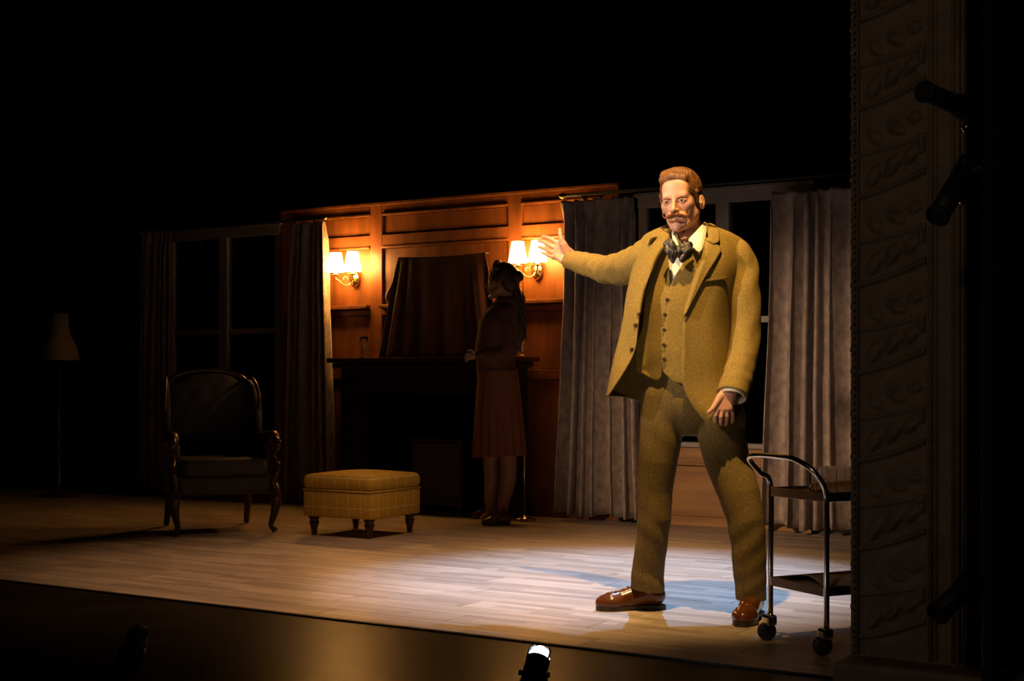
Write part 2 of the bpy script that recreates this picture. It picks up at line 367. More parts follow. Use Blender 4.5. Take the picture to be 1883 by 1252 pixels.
# ------------------------------------------------------------------ wall lights
def sconce(px, py, lab):
    a, h = wa(px), wh(px, py)
    t = thing('wall_light', lab, 'wall light', WM @ Matrix.Translation((a, -0.028, h)), 'twin-shade wall lights')
    bm = bmesh.new(); lathe(bm, [(0.0, 0), (0.045, 0.001), (0.048, 0.006), (0.036, 0.012), (0.03, 0.02), (0.0, 0.03)], 24, Matrix.Rotation(PI/2, 4, 'X'))
    for v in bm.verts: v.co.z *= 1.35
    from_bm('backplate', bm, M['brass'], t, True)
    for s in (-1, 1):
        x = s*0.078; y = -0.125
        bm = bmesh.new()
        tube(bm, [(0, -0.02, -0.01), (s*0.012, -0.05, -0.045), (s*0.035, -0.085, -0.05), (s*0.06, -0.11, -0.02), (x, y-0.0, -0.005), (x, y, 0.022)], 0.0052, 10, 22)
        from_bm('arm', bm, M['brass'], t, True)
        bm = bmesh.new(); tube(bm, [(s*0.02, -0.05, -0.01), (s*0.034, -0.06, 0.014), (s*0.046, -0.075, 0.004), (s*0.036, -0.085, -0.014)], 0.0035, 8, 14)
        from_bm('scroll', bm, M['brass'], t, True)
        bm = bmesh.new(); lathe(bm, [(0.004, 0.015), (0.030, 0.022), (0.033, 0.026), (0.012, 0.028), (0.012, 0.055), (0.0, 0.056)], 20, Matrix.Translation((x, y, 0)))
        from_bm('drip_pan', bm, M['brass'], t, True)
        bm = bmesh.new(); z0, z1 = 0.045, 0.187
        lathe(bm, [(0.064, z0), (0.0655, z0+0.004), (0.041, z1), (0.0385, z1), (0.0625, z0+0.002), (0.064, z0)], 32, Matrix.Translation((x, y, 0)))
        bmesh.ops.remove_doubles(bm, verts=bm.verts, dist=1e-5)
        bmesh.ops.delete(bm, geom=[f for f in bm.faces if len(f.verts) > 4], context='FACES')
        from_bm('lamp_shade', bm, M['shade'], t, True)
sconce(657, 513, 'left twin-shade brass wall light beside the brightly edged curtain')
sconce(992, 497, 'right twin-shade brass wall light behind the man\'s raised hand')

# ------------------------------------------------------------------ fireplace, mantel, draped picture
fp = thing('fireplace', 'black fireplace surround with a mantel shelf behind the woman', 'fireplace', WM.copy())
fa, fb, fh = -1.86, -0.17, 1.085
def fq(name, m, *a, bev=0.005): return bx(name, m, *a, bev, parent=fp)
fq('mantel_shelf', M['polished'], fa, fb, -0.26, -0.046, fh-0.035, fh, bev=0.008)
fq('frieze', M['darkwood'], fa+0.1, fb-0.1, -0.22, -0.046, fh-0.26, fh-0.036)
fq('cornice', M['darkwood'], fa+0.05, fb-0.05, -0.26, -0.046, fh-0.075, fh-0.036, bev=0.012)
for x0, x1 in ((fa+0.1, fa+0.34), (fb-0.34, fb-0.1)):
    fq('pilaster', M['darkwood'], x0, x1, -0.22, -0.046, 0.002, fh-0.26)
    fq('pilaster_panel', M['darkwood'], x0+0.05, x1-0.05, -0.235, -0.22, 0.16, fh-0.32)
fq('fireback', M['black'], fa+0.34, fb-0.34, -0.06, -0.047, 0.002, fh-0.26, bev=0)
fq('hearth', M['darkwood'], fa+0.1, fb-0.1, -0.36, -0.225, 0.001, 0.03)
# fire screen
sx0, sx1 = wa(757, 0.28), wa(850, 0.28)
fs = thing('fire_screen', 'dim patterned fire screen standing in the fireplace opening', 'fire screen', WM @ Matrix.Translation(((sx0+sx1)/2, -0.28, 0.031)))
hw = (sx1-sx0)/2
bx('screen_panel', M['green'], -hw+0.02, hw-0.02, -0.008, 0.008, 0.04, 0.46, 0.002, parent=fs)
for x in (-hw, hw-0.025): bx('frame_post', M['polished'], x, x+0.025, -0.014, 0.014, 0.0, 0.50, 0.005, parent=fs)
for z in (0.03, 0.47): bx('frame_rail', M['polished'], -hw, hw, -0.012, 0.012, z, z+0.022, 0.004, parent=fs)
for s in (-1, 1): bx('foot', M['polished'], s*hw*0.9-0.015, s*hw*0.9+0.015, -0.06, 0.06, 0, 0.02, 0.005, parent=fs)
# fire tools
ax = wa(970, 0.3)
ft = thing('fire_tool_stand', 'slim metal fire tool stand beside the fireplace behind the woman\'s legs', 'fire tools', WM @ Matrix.Translation((ax, -0.34, 0)))
bm = bmesh.new(); lathe(bm, [(0.0, 0), (0.075, 0), (0.075, 0.012), (0.02, 0.03), (0.006, 0.04), (0.006, 0.46), (0.014, 0.47), (0.01, 0.50), (0.0, 0.51)], 20); from_bm('stand', bm, M['brass'], ft, True)
for k, x in enumerate((-0.05, 0.05)):
    bm = bmesh.new(); tube(bm, [(x, 0.0, 0.05), (x, 0, 0.42), (x*0.9, 0, 0.45), (x*0.5, 0, 0.455), (0, 0, 0.44)], 0.004, 8); from_bm('poker' if k else 'shovel_handle', bm, M['blackmetal'], ft, True)
    bm = bmesh.new(); box(bm, x-0.022, x+0.022, -0.006, 0.006, 0.045, 0.10, 0.004); from_bm('tool_head', bm, M['blackmetal'], ft)
def hurricane(px, lab):
    t = thing('candle_holder', lab, 'candle holder', WM @ Matrix.Translation((wa(px, 0.2), -0.2, fh)))
    bm = bmesh.new(); lathe(bm, [(0, 0), (0.034, 0), (0.034, 0.006), (0.012, 0.012), (0.012, 0.022), (0.024, 0.028), (0.0, 0.03)], 20); from_bm('base', bm, M['brass'], t, True)
    bm = bmesh.new(); lathe(bm, [(0.028, 0.028), (0.036, 0.05), (0.038, 0.09), (0.030, 0.155), (0.0285, 0.155), (0.0362, 0.09), (0.0342, 0.05), (0.0265, 0.03)], 24)
    bmesh.ops.delete(bm, geom=[f for f in bm.faces if len(f.verts) > 4], context='FACES'); from_bm('glass_chimney', bm, M['crystal'], t, True)
    bm = bmesh.new(); lathe(bm, [(0, 0.03), (0.011, 0.03), (0.011, 0.09), (0.002, 0.093), (0, 0.10)], 12); from_bm('candle', bm, M['greyshade'], t, True)
hurricane(669, 'small glass candle holder on the left end of the mantel shelf')
hurricane(960, 'small glass candle holder on the mantel shelf right behind the woman\'s back')
# draped picture on the mantel
dp = thing('draped_picture', 'large picture standing on the mantel hidden under dark red cloth', 'picture', WM @ Matrix.Translation((0, -0.12, fh)))
x0, x1 = wa(737, 0.12), wa(897, 0.12); zt = wh(815, 470, 0.12)-fh
bx('picture_frame', M['darkwood'], x0+0.02, x1-0.02, -0.02, 0.02, 0.0, zt-0.02, 0.004, parent=dp)
bm = bmesh.new(); rows = []; NU, NV = 90, 40
xb0, xb1 = wa(710, 0.12), wa(930, 0.12)
for j in range(NV+1):
    t = j/NV; row = []
    for i in range(NU+1):
        s = i/NU
        f = t**0.9
        cx = x0+(x1-x0)*s; bxx = xb0+(xb1-xb0)*s
        edge = min(s, 1-s); e = math.exp(-(edge/0.07)**2)
        x = cx*(1-f)+bxx*f
        fold = 0.030*f*math.sin(s*46+math.sin(s*9)*2)*math.exp(-(edge/0.16)**2)+0.006*f*math.sin(s*28)
        y = -0.03-0.035*f-e*0.02*f+fold
        z = zt*(1-t)+0.004-0.012*math.sin(PI*s)*(1-t)
        row.append(bm.verts.new((x, y, z)))
    rows.append(row)
top = [bm.verts.new((v.co.x, 0.03, v.co.z)) for v in rows[0]]
rows.insert(0, top)
for a, b in zip(rows, rows[1:]):
    for i in range(NU): bm.faces.new((a[i], a[i+1], b[i+1], b[i]))
o = from_bm('drape_cloth', bm, M['cloth'], dp, True); s = o.modifiers.new('s', 'SOLIDIFY'); s.thickness = 0.004
bm = bmesh.new(); tube(bm, [(x0-0.01, 0, zt-0.02), (x0-0.05, -0.02, zt*0.75), (x0-0.085, -0.03, zt*0.62), (x0-0.07, -0.03, zt*0.5), (x0-0.12, -0.03, 0.02)], [0.01, 0.016, 0.03, 0.018, 0.028], 14, 26, flat=((0, 1, 0), 0.6))
from_bm('cloth_tail', bm, M['cloth'], dp, True)

# ------------------------------------------------------------------ ottoman
def turned_leg(h, r):
    return [(0, 0), (r*0.45, 0), (r*0.5, h*0.05), (r*0.62, h*0.35), (r*0.95, h*0.68), (r*0.72, h*0.78), (r*1.05, h*0.88), (r*0.95, h), (0, h)]
ot = thing('ottoman', 'mustard yellow checked square ottoman on short dark turned legs', 'ottoman', Matrix.Translation((-0.905, 8.60, 0)) @ Matrix.Rotation(R(-31), 4, 'Z'))
hb = 0.252
bm = bmesh.new(); box(bm, -hb, hb, -hb, hb, 0.115, 0.272, 0.012); from_bm('body', bm, M['mustard'], ot, True)
bm = bmesh.new(); box(bm, -hb-0.008, hb+0.008, -hb-0.008, hb+0.008, 0.276, 0.365, 0.0)
bmesh.ops.bevel(bm, geom=list(bm.edges), offset=0.04, segments=5, profile=0.55, affect='EDGES')
bmesh.ops.subdivide_edges(bm, edges=[e for e in bm.edges if e.calc_length() > 0.2], cuts=9, use_grid_fill=True)
for v in bm.verts:
    if v.co.z > 0.34: v.co.z += 0.02*(1-(v.co.x/hb)**2)*(1-(v.co.y/hb)**2)
from_bm('cushion_lid', bm, M['mustard'], ot, True)
bm = bmesh.new()
for a, b in (((-hb, -hb), (hb, -hb)), ((hb, -hb), (hb, hb)), ((hb, hb), (-hb, hb)), ((-hb, hb), (-hb, -hb))):
    tube(bm, [(a[0], a[1], 0.275), (b[0], b[1], 0.275)], 0.005, 8)
from_bm('piping', bm, M['mustard'], ot, True)
for sx in (-1, 1):
    for sy in (-1, 1):
        bm = bmesh.new(); lathe(bm, turned_leg(0.117, 0.032), 18, Matrix.Translation((sx*0.205, sy*0.205, 0))); from_bm('leg', bm, M['polished'], ot, True)

# ------------------------------------------------------------------ wing armchair
ac = thing('wing_chair', 'dark buttoned wing armchair with curved wooden legs in shadow', 'armchair', Matrix.Translation((-1.84, 8.83, 0)) @ Matrix.Rotation(R(22), 4, 'Z'))
# local: -y front, x to its right in the picture
bm = bmesh.new(); box(bm, -0.29, 0.29, -0.33, 0.24, 0.24, 0.36, 0.03); from_bm('seat_frame', bm, M['green'], ac, True)
bm = bmesh.new(); box(bm, -0.255, 0.255, -0.35, 0.20, 0.355, 0.455, 0.035); from_bm('seat_cushion', bm, M['green'], ac, True)
bm = bmesh.new(); rows = []
for j in range(15):
    t = j/14; z = 0.42+0.52*t; row = []
    for i in range(21):
        s = i/20*2-1; hwid = 0.235+0.02*math.sin(t*PI)
        top = -0.07*(abs(s)**3)*t*t
        y = 0.20+0.10*t-0.02*(1-s*s)+0.006*math.cos(s*14)*math.cos(t*16)
        row.append(bm.verts.new((s*hwid, y, z+top+0.02*t*(1-s*s))))
    rows.append(row)
for a, b in zip(rows, rows[1:]):
    for i in range(20): bm.faces.new((a[i], a[i+1], b[i+1], b[i]))
o = from_bm('backrest', bm, M['green'], ac, True); m = o.modifiers.new('s', 'SOLIDIFY'); m.thickness = 0.08; m.offset = 0.0
bm = bmesh.new(); tube(bm, [(-0.25, 0.26, 0.74), (-0.26, 0.27, 0.87), (-0.2, 0.29, 0.955), (0, 0.295, 0.99), (0.2, 0.29, 0.955), (0.26, 0.27, 0.87), (0.25, 0.26, 0.74)], 0.016, 10, 40); from_bm('top_rail', bm, M['polished'], ac, True)
for s in (-1, 1):
    # wing: curved upright panel
    bm = bmesh.new(); rows = []
    for j in range(13):
        t = j/12; z = 0.50+0.44*t; dep = 0.10+0.09*math.sin(PI*min(1, t*0.95+0.1)); row = []
        for i in range(7):
            q = i/6; row.append(bm.verts.new((s*(0.255+0.03*q), 0.26+0.05*t-dep*q*1.1, z-0.05*q*t*t)))
        rows.append(row)
    for a, b in zip(rows, rows[1:]):
        for i in range(6): bm.faces.new((a[i], a[i+1], b[i+1], b[i]))
    o = from_bm('wing', bm, M['green'], ac, True); m = o.modifiers.new('s', 'SOLIDIFY'); m.thickness = 0.045; m.offset = 0
    bm = bmesh.new(); tube(bm, [(s*0.285, 0.10, 0.54), (s*0.29, 0.115, 0.66), (s*0.295, 0.10, 0.76), (s*0.29, 0.12, 0.86), (s*0.275, 0.2, 0.93), (s*0.26, 0.28, 0.94)], 0.012, 8, 26); from_bm('wing_trim', bm, M['leather'], ac, True)
    # arm
    bm = bmesh.new(); tube(bm, [(s*0.27, 0.18, 0.52), (s*0.285, 0.05, 0.555), (s*0.30, -0.12, 0.565), (s*0.305, -0.24, 0.575), (s*0.305, -0.30, 0.55)], [0.04, 0.042, 0.044, 0.046, 0.03], 14, 22); from_bm('armrest', bm, M['leather'], ac, True)
    bm = bmesh.new(); box(bm, s*0.285-0.03, s*0.285+0.03, -0.26, 0.2, 0.34, 0.54, 0.02); from_bm('arm_panel', bm, M['green'], ac, True)
    bm = bmesh.new(); tube(bm, [(s*0.305, -0.30, 0.57), (s*0.315, -0.335, 0.545), (s*0.31, -0.315, 0.51), (s*0.30, -0.295, 0.46), (s*0.315, -0.32, 0.41), (s*0.305, -0.33, 0.36), (s*0.29, -0.31, 0.30)], [0.02, 0.026, 0.018, 0.015, 0.024, 0.022, 0.03], 12, 34); from_bm('arm_post', bm, M['polished'], ac, True)
    bm = bmesh.new(); tube(bm, [(s*0.285, -0.30, 0.30), (s*0.305, -0.34, 0.22), (s*0.295, -0.33, 0.12), (s*0.28, -0.31, 0.05), (s*0.295, -0.34, 0.018)], [0.04, 0.036, 0.023, 0.017, 0.019], 12, 24); from_bm('leg', bm, M['polished'], ac, True)
    bm = bmesh.new(); tube(bm, [(s*0.25, 0.22, 0.30), (s*0.25, 0.25, 0.15), (s*0.255, 0.31, 0.012)], [0.03, 0.024, 0.018], 10, 14); from_bm('leg', bm, M['polished'], ac, True)

# ------------------------------------------------------------------ shadowed standard lamp
fl_ = thing('floor_lamp', 'unlit floor lamp with a pale bell shade in the far left shadows', 'lamp', Matrix.Translation(((108-CX)/F*11.3, 11.3, 0)))
bm = bmesh.new(); lathe(bm, [(0, 0), (0.15, 0), (0.15, 0.02), (0.04, 0.045), (0.014, 0.07), (0.014, 0.5), (0.022, 0.52), (0.012, 0.54), (0.012, 1.12), (0.0, 1.13)], 20); from_bm('pole', bm, M['polished'], fl_, True)
bm = bmesh.new(); lathe(bm, [(0.155, 1.08), (0.16, 1.085), (0.14, 1.19), (0.085, 1.29), (0.072, 1.45), (0.07, 1.45), (0.083, 1.285), (0.137, 1.185)], 32)
bmesh.ops.delete(bm, geom=[f for f in bm.faces if len(f.verts) > 4], context='FACES'); from_bm('lamp_shade', bm, M['greyshade'], fl_, True)

# ------------------------------------------------------------------ drinks trolley
TA = G(1417, 1178); TB = G(1520, 1206)
te = (TB-TA); tw = te.length; te.normalize(); tl = Vector((-te.y, te.x, 0))
TMX = Matrix(((te.x, tl.x, 0, TA.x), (te.y, tl.y, 0, TA.y), (0, 0, 1, 0), (0, 0, 0, 1)))   # local x across the handle end, y along
tr = thing('drinks_trolley', 'two-tier chrome drinks trolley on casters beside the man\'s left leg', 'trolley', TMX.copy())
TLn = 0.52; zt1, zt0 = 0.535, 0.215; zc = 0.09
bm = bmesh.new(); tube(bm, [(0, 0, zc), (0, 0, 0.30), (0, 0, 0.555), (-0.012, -0.035, 0.60), (-0.02, -0.075, 0.645), (0.0, -0.085, 0.664), (0.05, -0.08, 0.668), (tw*0.5, -0.08, 0.668), (tw-0.09, -0.07, 0.664), (tw-0.03, -0.04, 0.63), (tw, -0.01, 0.57), (tw, 0, 0.50), (tw, 0, 0.3), (tw, 0, zc)], 0.0095, 14, 90)
from_bm('handle_frame', bm, M['chrome'], tr, True)
bm = bmesh.new(); tube(bm, [(0, TLn, zc), (0, TLn, 0.3), (0, TLn, 0.56), (0.03, TLn+0.01, 0.62), (tw*0.5, TLn+0.01, 0.63), (tw-0.03, TLn+0.01, 0.62), (tw, TLn, 0.56), (tw, TLn, 0.3), (tw, TLn, zc)], 0.0095, 12, 70)
from_bm('rear_frame', bm, M['chrome'], tr, True)
for zz in (zt1, zt0):
    t2 = bx('tray', M['woodtray'], 0.012, tw-0.012, 0.0, TLn, zz-0.012, zz-0.004, 0.003, parent=tr)
    for nm, a in (('tray_rim', (0.008, tw-0.008, -0.006, 0.0)), ('tray_rim', (0.008, tw-0.008, TLn, TLn+0.006)), ('tray_rim', (0.006, 0.012, -0.006, TLn+0.006)), ('tray_rim', (tw-0.012, tw-0.006, -0.006, TLn+0.006))):
        bm = bmesh.new(); box(bm, *a, zz-0.016, zz+0.016, 0.002); o = from_bm(nm, bm, M['chrome'] if a[1]-a[0] < 0.1 else M['woodtray'], t2)
for x in (0, tw):
    for y in (0, TLn):
        bm = bmesh.new(); lathe(bm, [(0, -0.011), (0.028, -0.011), (0.034, -0.006), (0.034, 0.006), (0.028, 0.011), (0, 0.011)], 24, Matrix.Translation((x-0.012, y-0.008, 0.034)) @ Matrix.Rotation(R(70), 4, 'Z') @ Matrix.Rotation(PI/2, 4, 'X'))
        c = from_bm('caster_wheel', bm, M['rubber'], tr, True)
        bm = bmesh.new(); box(bm, x-0.026, x+0.018, y-0.022, y+0.018, 0.055, 0.094, 0.01); from_bm('caster_fork', bm, M['chrome'], tr)
# crystal box/ice bucket on top tray
cb = thing('cut_glass_bucket', 'square cut-glass ice bucket on the trolley\'s top tray', 'ice bucket', TMX @ Matrix.Translation((tw*0.55, 0.17, zt1-0.004)))
bm = bmesh.new()
N = 40; rings = []
for r0, z in ((0.0, 0.0), (0.072, 0.0), (0.078, 0.01), (0.078, 0.095), (0.074, 0.095), (0.070, 0.012), (0, 0.012)):
    ring = []
    for k in range(N):
        a = 2*PI*k/N; sq = 1/max(abs(math.cos(a)), abs(math.sin(a)))**0.75
        rr = r0*sq*(1+(0.03 if k % 2 else -0.02))
        ring.append(bm.verts.new((rr*math.cos(a), rr*math.sin(a), z)))
    rings.append(ring)
for a, b in zip(rings, rings[1:]):
    for k in range(N): bm.faces.new((a[k], a[(k+1) % N], b[(k+1) % N], b[k]))
bmesh.ops.remove_doubles(bm, verts=bm.verts, dist=1e-5)
from_bm('bucket', bm, M['crystal'], cb)
# papers on the lower tray
pp = thing('folded_papers', 'loose folded papers lying on the trolley\'s lower tray', 'papers', TMX @ Matrix.Translation((tw*0.5, 0.24, zt0-0.002)))
for k, (ang, dx) in enumerate(((8, 0.0), (-14, 0.02))):
    bm = bmesh.new(); gx = []
    for i in range(12):
        gx.append([bm.verts.new((-0.12+0.24*i/11, -0.17+0.34*j/11, 0.002+0.010*k+0.018*k*max(0, math.sin(i/11*PI))*(1-j/14))) for j in range(12)])
    for a, b in zip(gx, gx[1:]):
        for j in range(11): bm.faces.new((a[j], a[j+1], b[j+1], b[j]))
    bmesh.ops.rotate(bm, verts=bm.verts, cent=(0, 0, 0), matrix=Matrix.Rotation(R(ang), 3, 'Z'))
    o = from_bm('sheet', bm, M['paper'], pp, True); m = o.modifiers.new('s', 'SOLIDIFY'); m.thickness = 0.0015

# ------------------------------------------------------------------ proscenium column with carved leaves
YC = 4.2; XC = (1567-CX)/F*YC
CM = Matrix.Translation((XC, YC, 0)) @ Matrix.Rotation(-TH, 4, 'Z')
k2 = lambda px: None
def ca(px):   # along the column face for a pixel column
    k = (px-CX)/F; return (YC*k-XC)/(cT+k*sT)
wA, wB, wC = ca(1582), ca(1704), ca(1776)
col = thing('carved_column', 'dim carved plaster theatre column with leaf relief at right', 'column', CM.copy())
bx('shaft', M['plaster'], -0.005, wC, 0.0, 0.16, 0.12, 3.2, 0.004, parent=col)
bx('plinth', M['plaster'], -0.03, wC+0.3, -0.10, 0.20, -0.018, 0.12, 0.02, parent=col)
per = 165*4.1/F
W_ = wB-wA; NA, NB = 44, 60; bm = bmesh.new(); g = []
def leafh(u, v):
    h = 0.0
    for k in (-1, 0, 1):
        vv = v+k
        # stem: a rising curved ridge; leaf lobes hang from it
        st = 0.30*u**1.4
        for j, (v0, wd, am) in enumerate(((0.08, 0.025, 0.8), (0.56, 0.02, 0.5))):
            h = max(h, am*math.exp(-((vv-v0-st*(0.8-0.3*j))/wd)**2))
        for (cu, cv, ru, rv, rot, am) in ((0.22, 0.30, 0.17, 0.09, 0.8, 1.0), (0.50, 0.40, 0.17, 0.085, 0.7, 1.0), (0.78, 0.50, 0.15, 0.08, 0.6, 0.9), (0.25, 0.74, 0.16, 0.075, -0.5, 0.8), (0.56, 0.82, 0.17, 0.075, -0.3, 0.85), (0.84, 0.92, 0.13, 0.07, 0.2, 0.7), (0.93, 0.62, 0.07, 0.12, 0.1, 0.9)):
            du, dv = u-cu, vv-cv; a = du*math.cos(rot)+dv*math.sin(rot); b = -du*math.sin(rot)+dv*math.cos(rot)
            d = (a/ru)**2+(b/rv)**2
            if d < 1: h = max(h, am*math.sqrt(1-d)*(0.75+0.25*math.cos(a/ru*3)*1)*(1-0.35*math.exp(-(b/0.014)**2)))
    return h
for i in range(NA+1):
    g.append([bm.verts.new((wA+W_*i/NA, -0.002-0.018*leafh(i/NA, j/NB), per*j/NB)) for j in range(NB+1)])
for a, b in zip(g, g[1:]):
    for j in range(NB): bm.faces.new((a[j], a[j+1], b[j+1], b[j]))
bmesh.ops.recalc_face_normals(bm, faces=bm.faces)
lme = bpy.data.meshes.new('carved_leaf_panel'); bm.to_mesh(lme); bm.free()
if sum(p.normal.y for p in lme.polygons) > 0: lme.flip_normals()
lme.materials.append(M['plaster']); lme.polygons.foreach_set('use_smooth', [True]*len(lme.polygons))
zz = 0.16
while zz < 2.6:
    o = bpy.data.objects.new('carved_leaf_panel', lme); COL.objects.link(o); o.parent = col; o.location = (0, 0, zz); zz += per
bm = bmesh.new()
z = 0.14; i = 0
while z < 3.0:
    s = 0.010 if i % 3 else 0.014
    bmesh.ops.create_icosphere(bm, subdivisions=1, radius=s, matrix=Matrix.Translation((0.008, -0.004, z))); z += 0.021; i += 1
o = from_bm('bead_moulding', bm, M['plaster'], col, True); o['kind'] = 'stuff'
bm = bmesh.new(); tube(bm, [(wA-0.006, -0.005, 0.13), (wA-0.006, -0.005, 3.1)], 0.005, 8); from_bm('edge_moulding', bm, M['plaster'], col, True)
for px, r in ((1712, 0.007), (1722, 0.004), (1752, 0.005), (1761, 0.009), (1771, 0.006)):
    bm = bmesh.new(); tube(bm, [(ca(px), -0.002, 0.13), (ca(px), -0.002, 3.1)], r, 10); from_bm('fluting', bm, M['plaster'], col, True)
bx('wall_proscenium', M['black'], wC+0.001, 3.0, 0.05, 0.2, -0.015, 3.6, mtx=CM)['kind'] = 'structure'

# ------------------------------------------------------------------ lighting boom with lanterns, far right
BY = 3.7
bp = P(1822, 700, BY)
bo = thing('lighting_boom', 'black lighting pole standing in the darkness right of the carved column', 'pole', Matrix.Translation((bp.x, BY, 0)))
bm = bmesh.new(); lathe(bm, [(0, -0.02), (0.14, -0.02), (0.14, -0.005), (0.024, 0.0), (0.024, 2.6), (0, 2.6)], 20); from_bm('pipe', bm, M['blackmetal'], bo, True)
def lantern(lab, p_front, p_back, r0, r1, py):
    a, b = P(*p_front), P(*p_back); d = (a-b); L_ = d.length; d.normalize()
    t = thing('stage_lantern', lab, 'stage light', align(b, d))
    bm = bmesh.new(); lathe(bm, [(0, 0), (r1*0.7, 0), (r1, 0.02), (r1, L_*0.45), (r0*1.05, L_*0.5), (r0, L_*0.52), (r0, L_), (r0*0.88, L_), (r0*0.88, L_-0.05), (0, L_-0.05)], 28); from_bm('barrel', bm, M['blackmetal'], t, True)
    bm = bmesh.new(); lathe(bm, [(r0, L_-0.012), (r0*1.12, L_-0.012), (r0*1.12, L_-0.004), (r0, L_-0.004)], 28)
    from_bm('gel_frame', bm, M['blackmetal'], t, True)
    bm = bmesh.new(); tube(bm, [(0, r1*1.15, L_*0.3), (0, r1*1.35, -0.02), (0, 0, -0.05), (0, -r1*1.35, -0.02), (0, -r1*1.15, L_*0.3)], 0.006, 8); from_bm('yoke', bm, M['blackmetal'], t)
    bm = bmesh.new(); lathe(bm, [(0, 0), (0.012, 0), (0.012, 0.02), (0.006, 0.025), (0, 0.025)], 12, Matrix.Translation((0, -r1*1.1, L_*0.3)) @ Matrix.Rotation(PI/2, 4, 'X')); from_bm('knob', bm, M['chrome'], t, True)
    bm = bmesh.new(); tube(bm, [tuple(t.matrix_world.inverted() @ Vector((bp.x, BY, P(0, py, BY).z))), (0, 0, -0.04)], 0.012, 10); from_bm('hook_clamp', bm, M['blackmetal'], t, True)
lantern('upper black tubular stage lantern pointing left across the carved column', (1697, 167, 3.55), (1812, 215, 3.75), 0.025, 0.032, 215)
lantern('middle black stage lantern hanging nose down over the carved column', (1722, 400, 3.6), (1775, 318, 3.7), 0.028, 0.03, 318)
lantern('lower black stage lantern near the foot of the carved column', (1722, 1130, 3.6), (1795, 1060, 3.7), 0.028, 0.034, 1060)

# ------------------------------------------------------------------ footlights
def birdie(lab, px, py, Y, lit):
    p = P(px, py, Y); d = Vector((0.30, 0.75, 0.85)).normalized(); Mx = align(p, d) @ Matrix.Scale(1.25, 4)
    t = thing('footlight', lab, 'footlight', Mx)
    bm = bmesh.new(); lathe(bm, [(0, -0.10), (0.018, -0.10), (0.027, -0.085), (0.029, -0.02), (0.029, 0.0), (0.026, 0.0), (0.026, -0.02), (0, -0.02)], 28); from_bm('housing', bm, M['blackmetal'], t, True)
    bm = bmesh.new(); lathe(bm, [(0, 0.033), (0.012, 0.031), (0.021, 0.023), (0.0265, 0.006), (0.024, -0.015), (0, -0.016)], 24)
    o = from_bm('lamp_glass', bm, M['lamp_on'] if lit else M['blackmetal'], t, True)
    if lit: o['label'] = 'glowing white lamp glass'
    for k in range(3):
        a = 2*PI*k/3+0.75
        bm = bmesh.new(); tube(bm, [(0.029*math.cos(a), 0.029*math.sin(a), -0.01), (0.029*math.cos(a), 0.029*math.sin(a), 0.018), (0.019*math.cos(a), 0.019*math.sin(a), 0.032)], 0.0028, 6); from_bm('lamp_clip', bm, M['blackmetal'], t)
    iv = Mx.inverted(); fpt = Vector((p.x, p.y+0.0, -0.02)); side = d.cross(Vector((0, 0, 1))).normalized()
    pts = [p-d*0.05+side*0.034, p-d*0.05+side*0.04-Vector((0, 0, 0.03)), Vector((p.x, p.y-0.02, -0.012)), p-d*0.05-side*0.04-Vector((0, 0, 0.03)), p-d*0.05-side*0.034]
    bm = bmesh.new(); tube(bm, [tuple(iv @ q) for q in pts], 0.004, 8); from_bm('yoke', bm, M['blackmetal'], t)
    for s in (1, -1):
        bm = bmesh.new(); lathe(bm, [(0, 0), (0.008, 0), (0.009, 0.014), (0, 0.016)], 12, iv @ align(p-d*0.05+side*0.034*s, side*s)); from_bm('knob', bm, M['chrome'] if s > 0 else M['blackmetal'], t, True)
    if lit:
        l = bpy.data.lights.new('footlight_beam', 'SPOT'); l.energy = 20; l.color = (1, 0.80, 0.55); l.spot_size = R(50); l.spot_blend = 0.8; l.shadow_soft_size = 0.02
        lo = bpy.data.objects.new('footlight_beam', l); COL.objects.link(lo); lo.location = p+d*0.04
        lo.rotation_euler = (Vector((0.65, 5.5, 1.35))-lo.location).to_track_quat('-Z', 'Y').to_euler()
birdie('small black footlight with glowing white lamp at the bottom edge', 990, 1212, 4.25, True)
birdie('small unlit footlight with one glint on the dark apron at left', 255, 1172, 4.75, False)

